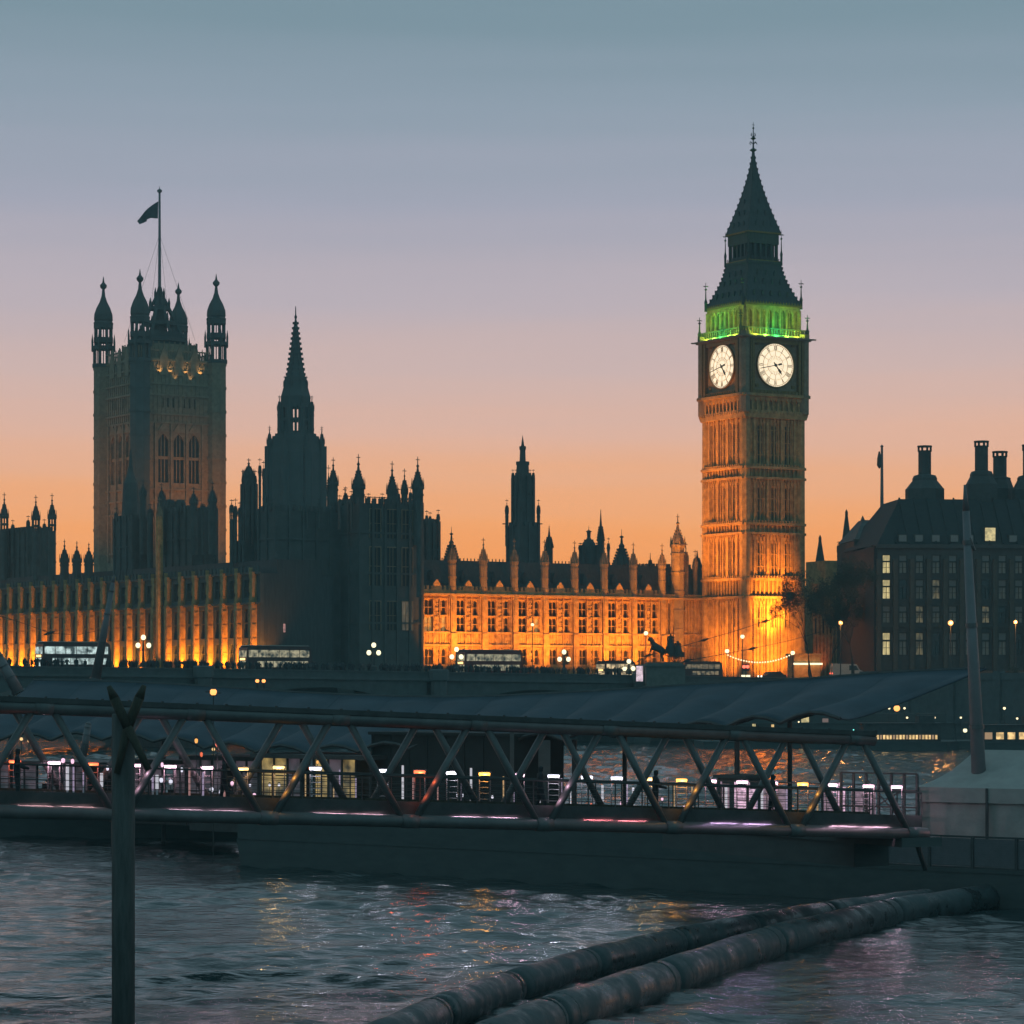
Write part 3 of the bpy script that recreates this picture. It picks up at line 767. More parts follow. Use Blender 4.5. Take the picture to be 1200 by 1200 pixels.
for i, b in enumerate(bt):                          # one floodlight in each bay, thrown on the next buttress
    q = rf.matrix_world
    c, s = math.cos(R(-56)), math.sin(R(-56))
    def wp(x, y, z): return (rf0.x+x*c-y*s, rf0.y+x*s+y*c, LZ+z)
    spot('floodlight', wp(b+2.6, -.75, .3), wp(b+.3, -.5, 10.5), 14500*(1+.35*rnd.uniform(-1, 1)), SOD, 82, .9, .25)
# ================================================================== dark masses and spires behind
class Site:
    """a building standing at column px, depth d; local axes turned like the palace"""
    def __init__(s, name, label, cat, px, d, rz=34, group=None):
        s.o = Vector((X(px, d), d, LZ)); s.rz = R(rz); s.d = d
        s.t = thing(name, label, cat, tuple(s.o), rz, group)
    def loc(s, px, d=None):
        d = s.d if d is None else d
        v = Vector((X(px, d), d, 0))-Vector((s.o.x, s.o.y, 0)); return Matrix.Rotation(-s.rz, 3, 'Z') @ v
    def z(s, py, d=None): return Z(py, s.d if d is None else d)-LZ
    def block(s, px0, px1, py, d=None, z0=-1, pmat=None, name='wall', par=True, split=.62, flat=False):
        d = d or s.d; wp = abs(X(px1, d)-X(px0, d)); c = s.loc((px0+px1)/2, d)
        w_ = split*wp/.829/2; dp = (1-split)*wp/.559/2
        m = MB(); zt = s.z(py, d); m.box(c.x-w_, c.x+w_, c.y-dp, c.y+dp, z0, zt)
        for f in (.35, .62, .84): z = z0+(zt-z0)*f; m.box(c.x-w_-.2, c.x+w_+.2, c.y-dp-.2, c.y+dp+.2, z-.15, z+.15)
        n = max(2, int(w_*2/2.2))
        for i in range(n+1):
            x = c.x-w_+2*w_*i/n; m.box(x-.22, x+.22, c.y-dp-.3, c.y-dp, z0, zt+.4)
        n = max(2, int(dp*2/2.2))
        for i in range(n+1):
            y = c.y-dp+2*dp*i/n; m.box(c.x-w_-.3, c.x-w_, y-.22, y+.22, z0, zt+.4)
        if par:
            for a, b in (((-1,-1),(1,-1)), ((-1,-1),(-1,1)), ((1,-1),(1,1))):
                crenel(m, (c.x+a[0]*w_, c.y+a[1]*dp, 0), (c.x+b[0]*w_, c.y+b[1]*dp, 0), zt, .8, .6, .5)
        obj(name, m, pmat or M['shade_stone'], s.t); return c, w_, dp, zt
    def turret(s, px, pyt, pyb, py0, wpx, d=None, open_=False, pmat=None, name='turret', n=8, z0=None):
        d = d or s.d; c = s.loc(px, d); r = wpx*d/F/2/1.0
        return obj(name, turret_mb(c.x, c.y, s.z(py0, d) if z0 is None else z0, s.z(pyb, d), s.z(pyt, d), r, n, open_), pmat or M['shade_stone'], s.t)
    def windows(s, pxs, rows, d, wpx, zpush=.0, side=-1, m_=None):
        pass

# --- dark corner pavilion at the near end of the floodlit range (columns 395-500)
s = Site('palace_pavilion', 'dark palace pavilion with spiky octagonal turrets at the left end of the golden range', 'palace pavilion', 449, 468)
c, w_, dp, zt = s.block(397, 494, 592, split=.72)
FRONT = (c, w_, dp, zt)
tw = None
for j, x in enumerate((-w_*.52, 0, w_*.52)):
    for z0, z1 in ((8, 12.5), (15, 21), (22.5, 27)):
        fr = MB(); fr.box(-1.1, -.95, -.12, .1, 0, 1); fr.box(.95, 1.1, -.12, .1, 0, 1); fr.box(-.33, -.25, -.1, .1, 0, 1); fr.box(.25, .33, -.1, .1, 0, 1); fr.box(-1.1, 1.1, -.14, .1, 1, 1.03); fr.box(-1.1, 1.1, -.1, .1, .5, .52)
        if tw is None:
            tw = obj('window', fr, M['sand'], s.t); pn = MB(); pn.box(-1.05, 1.05, -.04, .02, 0, 1); pane = obj('pane', pn, M['win'], tw); o_ = tw
        else:
            o_ = inst(tw, s.t); pc = inst(pane, o_)
            if j == 2 and z0 == 8: pc.data = pc.data.copy(); pc.data.materials[0] = G['shaft']; pc.data.materials[0] = glow('dim_amber_window', (1,.6,.25), .14, .8, 2)
        o_.location = (c.x+x, c.y-dp-.02, z0); o_.scale = (1, 1, z1-z0)
for px, t_, b_, w in ((420, 532, 572, 14), (459.5, 540, 578, 12), (474, 549, 578, 7.5), (489.5, 535, 572, 13), (404, 572, 592, 5)):
    s.turret(px, t_, b_, 640, w)
s.turret(491, 560, 590, 700, 6, 461)
for px, t_, b_, w in ((412, 575, 588, 2.5), (432, 578, 589, 2.5), (448, 578, 589, 2.5), (467, 572, 587, 3), (481, 570, 586, 3)): s.turret(px, t_, b_, 620, w, 463)
m = MB(); cc = s.loc(443, 470); zt = s.z(592)
for i in range(16): m.box(cc.x-6+i*.9, cc.x-5.9+i*.9, cc.y, cc.y+.1, zt, zt+1.5)
m.box(cc.x-6.2, cc.x+8, cc.y, cc.y+.1, zt+1.3, zt+1.42); obj('roof_railing', m, M['iron'], s.t)
s2 = Site('palace_turret_block', 'narrow dark palace block with thin corner spikes just right of the dark pavilion', 'palace block', 506, 482)
s2.block(494, 514, 614, split=.6); s2.turret(513.5, 597, 610, 640, 3.2); s2.turret(504, 600, 612, 640, 2.5); s2.turret(500, 598, 612, 640, 2.5)

# --- lower dark block under the lantern tower (columns 270-400)
s = Site('palace_pavilion', 'broad dark palace pavilion standing in front of the tall slender lantern spire', 'palace pavilion', 336, 462)
s.block(305, 402, 600, d=466, split=.78)
s.block(272, 312, 640, d=470, split=.6)
for px, t_, b_, w in ((318, 585, 597, 3), (330, 588, 598, 2.5), (345, 586, 598, 3), (360, 588, 598, 2.5), (374, 584, 597, 3), (398, 580, 592, 3), (312, 575, 592, 4)): s.turret(px, t_, b_, 620, w, 463)
s.block(284, 300, 570, d=474, split=.6, name='stair_tower')
s.turret(291.5, 537, 558, 600, 13, 474); s.turret(285, 551, 566, 600, 3, 474); s.turret(299, 551, 566, 600, 3, 474)
s.turret(271.5, 585, 600, 700, 5, 468, True); s.turret(276, 584, 604, 660, 4, 468); s.turret(281, 588, 604, 660, 4, 468)
for px, t_, b_, w in ((390.5, 536, 568, 11), (385, 545, 580, 4), (405, 570, 588, 5), (304.5, 537, 556, 3.2), (309, 540, 560, 3)):
    s.turret(px, t_, b_, 620, w, 468)
w1 = MB(); c = s.loc(337.5, 454); w1.box(-.16, .16, -.12, 0, 0, 1.3); w1.box(-.2, .2, -.14, 0, .62, .68)
o_ = obj('window', w1, glow('small_rosy_window', (1,.45,.4), .5, .6, 3), s.t, loc=(c.x, c.y+1.2, s.z(741, 456)))

# --- central lantern tower with tall spire
s = Site('spired_tower', 'slender dark octagonal tower with an open lantern and tall needle spire', 'tower', 346.5, 690)
c = s.loc(346.5)
pxm = 690/F
def oct_(m, py0, py1, w0, w1=None): m.lathe(c.x, c.y, [(w0*pxm/2/.96, s.z(py0)), ((w1 or w0)*pxm/2/.96, s.z(py1))], 8, R(37.7))
m = MB(); oct_(m, 800, 534, 68); m.lathe(c.x, c.y, [(70*pxm/2, s.z(536)), (70*pxm/2, s.z(532))], 8, R(37.7)); oct_(m, 534, 512, 66, 56); oct_(m, 512, 509, 50)
for k in range(8):
    a = R(37.7+45*k); x, y = c.x+math.cos(a)*34*pxm, c.y+math.sin(a)*34*pxm; m.box(x-.7, x+.7, y-.7, y+.7, s.z(700), s.z(524))
    b = R(15.2+45*k)
    for off in (-1.6, 1.6):
        x, y = c.x+math.cos(b)*33*pxm-math.sin(b)*off, c.y+math.sin(b)*33*pxm+math.cos(b)*off; m.lathe(x, y, [(.35, s.z(600)), (.35, s.z(535)), (.02, s.z(528))], 4)
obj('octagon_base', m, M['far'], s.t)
m = MB()
for k in range(8):
    a = R(37.7+45*k); x, y = c.x+math.cos(a)*17.2*pxm, c.y+math.sin(a)*17.2*pxm; m.lathe(x, y, [(.85, s.z(512)), (.75, s.z(474))], 4, a)
    b = R(15.2+45*k); x, y = c.x+math.cos(b)*16.2*pxm, c.y+math.sin(b)*16.2*pxm; m.lathe(x, y, [(.3, s.z(512)), (.3, s.z(474))], 4, b)
for a, b in ((512, 506), (493.5, 490.5), (478, 465)): oct_(m, a, b, 36)
oct_(m, 466, 455, 36, 30); oct_(m, 456, 445, 29, 25); oct_(m, 446, 442, 27)
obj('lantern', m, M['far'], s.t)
m = MB(); m.lathe(c.x, c.y, [(11.5*pxm/.96, s.z(443)), (7.5*pxm, s.z(420)), (3.0*pxm, s.z(384)), (1.0*pxm, s.z(374)), (1.9*pxm, s.z(371.5)), (.8*pxm, s.z(369)), (.1, s.z(359))], 8, R(37.7))
for f in range(11):
    z = s.z(440-f*6); rr = (11-10*f/11.5)*pxm
    for k in range(8): a = R(37.7+45*k); x, y = c.x+math.cos(a)*rr, c.y+math.sin(a)*rr; m.box(x-.22, x+.22, y-.22, y+.22, z, z+.5)
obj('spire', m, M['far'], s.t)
for k in range(8):
    a = R(37.7+45*k)
    x, y = c.x+math.cos(a)*20.5*pxm, c.y+math.sin(a)*20.5*pxm
    obj('pinnacle', turret_mb(x, y, s.z(520), s.z(480), s.z(464), .5, 6, rings=2), M['far'], s.t)
    x, y = c.x+math.cos(a)*33*pxm, c.y+math.sin(a)*33*pxm
    obj('pinnacle', turret_mb(x, y, s.z(560), s.z(520), s.z(500), .6, 6, rings=2), M['far'], s.t)
    x, y = c.x+math.cos(a)*13.5*pxm, c.y+math.sin(a)*13.5*pxm
    obj('pinnacle', turret_mb(x, y, s.z(466), s.z(452), s.z(441), .35, 6, rings=1), M['far'], s.t)

# --- ventilation tower behind the bright range
s = Site('stepped_tower', 'dark stepped gothic tower rising alone behind the roof of the bright golden range', 'tower', 612.5, 585)
s.block(595, 631, 617, split=.62, pmat=M['far']); c, w_, dp, zt = s.block(601, 625, 562, split=.62, pmat=M['far'], name='middle_stage', z0=s.z(617))
m = MB(); pm = 585/F
for a, b, w0, w1 in ((562, 545, 16, 14.5), (545, 541, 16, 16), (541, 527, 7.5, 6.5), (527, 523, 8, 8), (523, 510, 4, .2)):
    m.lathe(0, 0, [(w0*pm/2, s.z(a)), (w1*pm/2, s.z(b))], 8, R(22.5))
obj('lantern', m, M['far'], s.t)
for px, d in ((594, 585), (631, 590), (610, 578), (616, 596)): s.turret(px, 585, 601, 640, 4, d, pmat=M['far'], name='pinnacle')
for px, d in ((601, 585), (625, 587), (610, 580), (605, 583), (621, 583)): s.turret(px, 550 if px != 610 else 552, 560, 580, 2.6, d, pmat=M['far'], name='pinnacle')
m = MB()
for px in (591, 633.5): l = s.loc(px); m.box(l.x-.25, l.x+.25, l.y-.3, l.y+.3, s.z(614.5), s.z(613.3))
obj('gargoyle', m, M['far'], s.t)
# --- little roof spires behind the bright range, left to right
def roof_spire(name, label, px, top, base, wpx, d=530, kind='cone'):
    s = Site(name, label, 'roof spire', px, d)
    m = MB(); r = wpx*d/F/2; zb, zt = s.z(base), s.z(top); h = zt-zb
    m.lathe(0, 0, [(r, -1), (r, zb)], 8, R(22.5)); obj('drum', m, M['far'], s.t)
    m = MB()
    pr = {'cone': [(r*1.1, zb), (r*.55, zb+h*.28), (r*.3, zb+h*.5), (r*.36, zb+h*.53), (r*.16, zb+h*.6), (r*.10, zb+h*.75), (r*.3, zb+h*.78), (.06, zb+h*.82), (.03, zt)],
          'dome': [(r*1.05, zb), (r*1.0, zb+h*.15), (r*.75, zb+h*.35), (r*.35, zb+h*.48), (r*.22, zb+h*.55), (r*.25, zb+h*.75), (r*.4, zb+h*.78), (.06, zb+h*.84), (.03, zt)],
          'needle': [(r*1.0, zb), (r*.9, zb+h*.2), (r*.45, zb+h*.4), (r*.2, zb+h*.75), (.05, zt)]}[kind]
    m.lathe(0, 0, pr, 8, R(22.5))
    for i in range(6):
        f = i/7
        for k in range(8):
            a = R(22.5+45*k); rr = r*(1.02-.75*f); m.box(math.cos(a)*rr-.12, math.cos(a)*rr+.12, math.sin(a)*rr-.12, math.sin(a)*rr+.12, zb+h*.55*f, zb+h*.55*f+.4)
    obj('cap', m, M['far'], s.t)
    if kind == 'dome':
        for k in range(8):
            a = R(22.5+45*k); obj('pinnacle', turret_mb(math.cos(a)*r*1.1, math.sin(a)*r*1.1, zb-3, zb+h*.1, zb+h*.35, .25, 6, rings=1), M['far'], s.t)
    return s
roof_spire('roof_spire', 'dark crocketed pyramid spire on the roof nearest the left end of the bright golden range', 529, 617, 657, 17, 520)
roof_spire('roof_spire', 'narrow dark needle spire just right of the stepped tower', 643.5, 616, 642, 9, 530, 'needle')
s_ = roof_spire('roof_dome', 'broad dark domed roof turret behind the middle of the bright golden range', 690, 616, 647, 19, 540, 'dome')
roof_spire('roof_spire', 'tall thin dark needle spire rising beside the domed roof turret', 704, 597, 634, 8, 550, 'needle').turret(713, 630, 645, 700, 3)
roof_spire('roof_spire', 'dark bulbous crocketed spire halfway between the domed turret and the clock tower', 728.5, 620, 662, 21, 530)
roof_spire('roof_spire', 'tiny dark spirelet on the roof ridge near the clock tower', 762, 648, 666, 4, 520, 'needle')
roof_spire('roof_spire', 'small dark spire on the roof close against the clock tower left edge', 817, 645, 664, 9, 520, 'needle')
s = Site('dark_roof', 'low dark pitched roof showing between the bright range and the clock tower', 'roof', 790, 528)
s.block(745, 830, 667, split=.8, pmat=M['far'])

# --- the great square tower
s = Site('square_tower', 'massive dim square stone tower with four domed corner turrets and tall arched windows', 'tower', 187, 700, 33)
D = 700; HS = 10.15
def tz(py): return Z(py, D)-LZ
m = MB(); ops = []
z0w, z1w = tz(569), tz(512)
body = MB()
for k in range(4):
    rz = R(90*k); body.rot(rz)
    ops = [(x-1.35, x+1.35, z0w, z1w) for x in (-4.0, 0, 4.0)]+[(x-.25, x+.25, tz(482), tz(471)) for x in np.arange(-4.2, 4.3, 1.4)]
    body.wall(-HS+.5, HS-.5, -1, tz(428), ops, -HS, -HS+.9)
    for z in (tz(650), tz(605), tz(590), tz(577), tz(500), tz(490), tz(468), tz(455), tz(440), tz(428)): body.box(-HS+.4, HS-.4, -HS-.35, -HS, z-.2, z+.25)
    for x in (-6.1, -2.0, 2.0, 6.1): body.box(x-.35, x+.35, -HS-.5, -HS, tz(660), tz(500))
    for x in np.arange(-6.6, 6.7, 1.1): body.box(x-.1, x+.1, -HS-.18, -HS, tz(655), tz(600)); body.box(x-.1, x+.1, -HS-.18, -HS, tz(500), tz(432))
    for x in (-4, 0, 4):
        body.prism([(x-1.35, z1w), (x-1.35, z1w-1.8), (x-.7, z1w-.7), (x, z1w-.1), (x, z1w)], -HS-.05, -HS+.5)
        body.prism([(x+1.35, z1w-1.8), (x+1.35, z1w), (x, z1w), (x, z1w-.1), (x+.7, z1w-.7)], -HS-.05, -HS+.5)
        body.prism([(x-1.7, z1w+.2), (x+1.7, z1w+.2), (x+.9, z1w+1.5), (x, z1w+2.6), (x-.9, z1w+1.5)], -HS-.3, -HS)
    for i in range(13):
        x = -6.6+i*1.1; body.prism([(x-.4, tz(436)), (x+.4, tz(436)), (x, tz(431))], -HS-.25, -HS)
body.M = None; body.box(-HS+1, HS-1, -HS+1, HS-1, -1, tz(430)); obj('wall', body, M['sand'], s.t)
g = MB(); g.box(-1.32, 1.32, .5, .6, z0w, z1w); gl = obj('window', g, M['win'], s.t)
tcb = MB()
for x in (-.45, .45): tcb.box(x-.1, x+.1, .25, .5, z0w, z1w)
tcb.box(-1.35, 1.35, .2, .5, (z0w+z1w)/2-.3, (z0w+z1w)/2+.4)
tr = obj('tracery', tcb, M['sand'], gl)
first = True
for k in range(4):
    for x in (-4.0, 0, 4.0):
        if first: o_ = gl; first = False
        else: o_ = inst(gl, s.t); inst(tr, o_)
        o_.location = Matrix.Rotation(R(90*k), 4, 'Z') @ Vector((x, -HS+.05, 0)); o_.rotation_euler = (0, 0, R(90*k))
# openwork parapet with pinnacles
m = MB()
for k in range(4):
    m.rot(R(90*k))
    m.box(-8, 8, -HS-.1, -HS+.2, tz(428), tz(425.5)); m.box(-8, 8, -HS-.1, -HS+.2, tz(417), tz(415.5))
    for x in np.arange(-7.5, 7.6, .62): m.box(x-.1, x+.1, -HS, -HS+.15, tz(428), tz(416))
    for x in np.arange(-7.5, 7.6, 1.24): m.lathe(x, -HS, [(.2, tz(416)), (.02, tz(412))], 4)
    for x in (-4, 0, 4): m.prism([(x-1.1, tz(445)), (x+1.1, tz(445)), (x+1.1, tz(425)), (x, tz(411)), (x-1.1, tz(425))], -HS-.4, -HS-.12)
m.M = None; obj('parapet', m, M['sand'], s.t)
m = MB(); m.box(-6.6, 6.6, -6.6, 6.6, tz(430), tz(406)); 
for k in range(4):
    m.rot(R(90*k))
    for x in np.arange(-6.3, 6.4, 1.4): m.box(x-.15, x+.15, -6.8, -6.6, tz(430), tz(404))
m.M = None; obj('roof_house', m, M['sand'], s.t)
cx4 = {(-1,-1): (315, 355, .0), (-1,1): (324, 362, 0), (1,-1): (321, 357, 0), (1,1): (331, 366, 0)}
for (sx, sy), (pt, pb, _) in cx4.items():
    x, y = sx*HS*.98, sy*HS*.98; dd = D+x*math.sin(R(33))+y*math.cos(R(33))
    def t2(py): return Z(py, dd)-LZ
    r = 2.45
    m = MB(); m.lathe(x, y, [(r, -1), (r, t2(pb+69))], 8, R(-3.7))
    for z in np.linspace(t2(650), t2(pb+72), 9): m.lathe(x, y, [(r*1.07, z), (r*1.07, z+.5)], 8, R(-3.7))
    obj('corner_turret', m, M['shade_stone'] if (sx, sy) == (-1, -1) else M['sand'], s.t)
    m = MB()
    lv2 = [(pb+69, pb+65, 1.15), (pb+48, pb+44, 1.18), (pb+40, pb+34, 1.0), (pb+23, pb+17, 1.0)]
    for a, b, f in lv2: m.lathe(x, y, [(r*f, t2(a)), (r*f, t2(b))], 8, R(-3.7))
    for k in range(8):
        a = R(-3.7+45*k); ax, ay = x+math.cos(a)*r*.92, y+math.sin(a)*r*.92
        m.box(ax-.27, ax+.27, ay-.27, ay+.27, t2(pb+66), t2(pb+46))
        ax, ay = x+math.cos(a)*r*.82, y+math.sin(a)*r*.82
        m.box(ax-.24, ax+.24, ay-.24, ay+.24, t2(pb+44), t2(pb+18))
        a2 = R(-26.2+45*k); bx, by = x+math.cos(a2)*r*.85, y+math.sin(a2)*r*.85; m.box(bx-.07, bx+.07, by-.07, by+.07, t2(pb+66), t2(pb+18))
        ax, ay = x+math.cos(a)*r*1.15, y+math.sin(a)*r*1.15; m.lathe(ax, ay, [(.25, t2(pb+50)), (.25, t2(pb+38)), (.02, t2(pb+30))], 4)
    m.lathe(x, y, [(r*.95, t2(pb+20)), (r*1.03, t2(pb+17)), (r*.88, t2(pb+15))], 8, R(-3.7))
    obj('turret_lantern', m, M['far'], s.t)
    m = MB(); zz0, zz1 = t2(pb+17), t2(pt)
    h = zz1-zz0
    m.lathe(x, y, [(r*.8, zz0), (r*.98, zz0+h*.07), (r*.95, zz0+h*.18), (r*.72, zz0+h*.32), (r*.4, zz0+h*.45), (r*.2, zz0+h*.58), (r*.13, zz0+h*.72), (r*.34, zz0+h*.77), (r*.36, zz0+h*.81), (r*.12, zz0+h*.87), (.05, zz1)], 8, R(-3.7))
    obj('turret_dome', m, M['far'], s.t)
# iron roof with flagstaff
m = MB()
for i in range(4):
    q0, q1 = (400, 380, 362, 350)[i], (380, 362, 350, 344)[i]; r0, r1 = (6.2, 4.2, 2.4, 1.1)[i], (4.2, 2.4, 1.1, .6)[i]
    for k in range(8):
        a = R(45*k); m.tube((math.cos(a)*r0, math.sin(a)*r0, tz(q0)), (math.cos(a)*r1, math.sin(a)*r1, tz(q1)), .38, 4)
        m.lathe(math.cos(a)*r0, math.sin(a)*r0, [(.3, tz(q0)), (.3, tz(q0-7)), (.02, tz(q0-13))], 4)
    m.lathe(0, 0, [(r0*1.05, tz(q0)-.4), (r0*1.05, tz(q0)+.5)], 8)
m.box(-4, 4, -4, 4, tz(405), tz(390)); m.lathe(0, 0, [(1.6, tz(395)), (1.2, tz(360)), (.7, tz(342)), (.4, tz(335))], 6)
obj('iron_roof', m, M['far'], s.t)
m = MB(); m.lathe(0, 0, [(.42, tz(345)), (.26, tz(226)), (.6, tz(225)), (.62, tz(223)), (.1, tz(221)), (.03, tz(218))], 8)
obj('flagstaff', m, M['mast'], s.t)
m = MB()
for k in range(4): a = R(45+90*k); m.tube((0,0,tz(275)), (math.cos(a)*3.4*2.6, math.sin(a)*3.4*2.6, tz(400)), .035, 3)
obj('stay_wire', m, M['iron'], s.t)
VT = s
# warm lights in the roof gallery behind the parapet, and the weak flood on the walls
Mv = Matrix.Translation(s.o) @ Matrix.Rotation(s.rz, 4, 'Z')
for x in (-5.2, -2.4, 1.6, 5.4):
    a = Mv @ Vector((x, -HS-1.0, tz(444))); b = Mv @ Vector((x, -HS, tz(432))); spot('gallery_light', a, b, 360, (1,.60,.20), 80, 1, .15)
for x in (-1, 3.0):
    a = Mv @ Vector((x, -HS-.8, tz(451))); b = Mv @ Vector((x, -HS, tz(443))); spot('gallery_light', a, b, 150, (1,.66,.28), 70, 1, .1)
for tx, ty in ((-1, .62), (.70, -1)):
    a = Mv @ Vector((tx*HS*.86, ty*HS*.86, tz(432))); point('gallery_light', a, 260, (1,.60,.18), .2)
a = Mv @ Vector((4, -48, 22)); b = Mv @ Vector((2, -HS, 42)); spot('floodlight', a, b, 38000, SOD, 50, 1, .5)
a = Mv @ Vector((-50, -6, 20)); b = Mv @ Vector((-HS, 0, 45)); spot('floodlight', a, b, 30000, SOD, 46, 1, .5)
for x in (-4, 0, 4):
    a = Mv @ Vector((x, -HS-1.1, tz(577))); b = Mv @ Vector((x, -HS+.2, tz(525))); spot('niche_light', a, b, 420, SOD, 55, 1, .1)
    a = Mv @ Vector((-HS-1.1, x, tz(577))); b = Mv @ Vector((-HS+.2, x, tz(520))); spot('niche_light', a, b, 520, SOD, 55, 1, .1)
# the flag, blown to the left of the staff
fl_ = MB(); nx_, nz2 = 14, 6
dF = 700; g = []
for i in range(nx_+1):
    u = i/nx_
    top = Vector((187-25*u, 236+23*u**1.1-2*math.sin(u*3.1))); bot = Vector((186.5-24.5*u+ (3 if u > .6 else 0), 256-1.5*u+10*max(0, u-.35)**1.0*1.3))
    for j in range(nz2+1):
        v = j/nz2; p = top.lerp(bot, v); g.append((X(p.x, dF)-X(187, dF)-.3, math.sin(u*9+v)*.45*u, Z(p.y, dF)-Z(236, dF)))
thk = len(g); gv = g+[(a, b+.06, c) for a, b, c in g]; ff = []
for i in range(nx_):
    for j in range(nz2):
        a = i*(nz2+1)+j; q = (a, a+1, a+nz2+2, a+nz2+1); ff += [q, tuple(k+thk for k in q[::-1])]
fl_._a(gv, ff)
o_ = obj('flag', fl_, M['flag'], smooth=True, loc=(X(187, dF), dF, Z(236, dF)))
tag(o_, 'dark flag blowing left from the tall staff on the massive square tower', 'flag')

# --- central and left river-front pavilions (dark, rising above the buttresses)
def rf_d(px, back=0):
    p = (px-600)/F; t = (-39-456*p)/(.559+.829*p); return 456+.829*t+back
s = Site('palace_pavilion', 'dark palace pavilion with several pointed turrets in front of the massive square tower', 'palace pavilion', 218, rf_d(218, 9))
s.block(184, 256, 600, d=rf_d(218, 14), split=.35)
s.block(186, 216, 592, d=rf_d(200, 16), split=.5, par=True)
for px, t_, b_, w in ((189.5, 566, 586, 8), (227, 570, 590, 9), (249, 564, 588, 9.5), (208, 590, 600, 3), (238, 590, 602, 3.5)):
    s.turret(px, t_, b_, 650, w, rf_d(px, 8))
s.turret(176, 590, 604, 700, 7, rf_d(176, 8))
b = MB(); l = s.loc(186.8, rf_d(187)-2.2); b.lathe(l.x, l.y, [(.62, -1), (.62, s.z(606, rf_d(187)))], 8); obj('lit_shaft', b, M['gold'], s.t)
s.turret(187, 583, 606, 612, 7, rf_d(187)-2.2, pmat=M['sand'])
q_ = Vector((X(187, rf_d(187)-2.2), rf_d(187)-2.2, LZ)); spot('floodlight', q_+Vector((3.5,-5.5,.5)), q_+Vector((0,0,16)), 3000, SOD, 60, 1, .2)
s = Site('palace_pavilion', 'dark palace pavilion with a steep pointed roof before the square tower', 'palace pavilion', 153, rf_d(153, 9))
s.block(133, 176, 610, d=rf_d(153, 10), split=.4)
m = MB(); l = s.loc(153, rf_d(153, 10)); pm = rf_d(153)/F
m.lathe(l.x, l.y, [(11*pm, s.z(610)), (9.2*pm, s.z(575)), (8.6*pm, s.z(566)), (4.5*pm, s.z(556)), (2.4*pm, s.z(546)), (.3, s.z(540)), (.1, s.z(526))], 8, R(22.5)); obj('steep_roof', m, M['shade_stone'], s.t)
s.turret(167.5, 562, 580, 650, 8, rf_d(167, 9)); s.turret(136, 595, 608, 650, 4, rf_d(136, 9)); s.turret(176, 590, 606, 650, 4, rf_d(176, 9))
s = Site('palace_pavilion', 'dark palace pavilion with three slender openwork turrets at the far left edge', 'palace pavilion', 30, rf_d(30, 9))
s.block(-6, 64, 624, d=rf_d(30, 15), split=.3)
for px, t_, b_, w in ((5, 577, 606, 9), (42, 580, 608, 9), (61, 578, 607, 9)): s.turret(px, t_, b_, 680, w, rf_d(px, 7), True)
for px, t_ in ((15, 612), (33, 607), (52, 611)): s.turret(px, t_-3, t_+10, 660, 4, rf_d(px, 9))
# ================================================================== right-hand side
s = Site('office_building', 'large dark office building with rows of tall windows and fat chimney stacks', 'office building', 1028, 468, 4)
ob = s
def oz(py): return Z(py, 468)-LZ
def ox(px): return X(px, 468)-X(1028, 468)
zE = oz(640)
cols = [1039+19.7*i for i in range(13)]
rowz = [(oz(672), oz(650)), (oz(702), oz(679)), (oz(730), oz(710)), (oz(768), oz(741))]
ops = [(ox(c)-.66, ox(c)+.66, a, b) for c in cols for a, b in rowz]
m = MB(); m.wall(0, ox(1300), -1, zE, ops, 0, .5); m.box(0, ox(1300), .5, 30, -1, zE)
m.box(-.2, ox(1300), -.5, 0, zE-.3, zE+.3); m.box(0, ox(1300), -.3, 0, oz(735), oz(735)+.3)
obj('wall', m, M['bronzeclad'], s.t)
m = MB(); m.box(-.3, -.02, .05, 30, -1, zE); m.box(-.5, -.3, .05, .8, -1, zE); obj('shaded_end_wall', m, M['roofdark'], s.t)  # thin dark facing added against the orange light bounced off the clock tower
for i in range(14):
    x = ox(cols[0]+19.7*(i-.5)); m = MB(); m.box(x-.32, x+.32, -.75, 0, -1, oz(655)); m.box(x-.42, x+.42, -.9, 0, oz(738), oz(734)); m.box(x-.42, x+.42, -.9, 0, oz(707), oz(703)); obj('pilaster', m, M['brick'], s.t)
g = MB(); g.box(-.66, .66, .35, .4, 0, 1); gw = obj('window', g, G['wing'], s.t)
f = MB()
for x in (-.62, .62): f.box(x-.05, x+.05, .12, .35, 0, 1)
f.box(-.04, .04, .15, .35, 0, .62)
for z, h_ in ((0, .03), (.32, .02), (.60, .08), (.97, .03)): f.box(-.66, .66, .12, .35, z, z+h_)
fo = obj('frame', f, M['iron'], gw)
lit = {(0, 0), (0, 1), (0, 3)}
dark = M['glass']; n = 0
half = glow('half_lit_office_window', (1.0,.78,.36), .12, .9, 2.2)
for i, c in enumerate(cols):
    for j, (a, b) in enumerate(rowz):
        o_ = gw if n == 0 else inst(gw, s.t)
        if n: inst(fo, o_)
        n += 1
        o_.location = (ox(c), 0, a); o_.scale = (1, 1, b-a)
        mt = G['winw'] if (i, j) in lit else half if (i, j) in {(2, 3), (2, 2), (3, 1), (6, 2)} else G['wing'] if (i*7+j*3) % 5 else dark
        if n > 1 and mt is not G['wing']: o_.data = o_.data.copy(); o_.data.materials[0] = mt
        if n == 1: o_.data.materials[0] = G['winw']; gw_l = o_
for o_ in [c for c in s.t.children if c.name.startswith('window')]:
    if o_.data is gw.data and o_ is not gw:
        o_.data = o_.data.copy(); o_.data.materials[0] = G['wing']
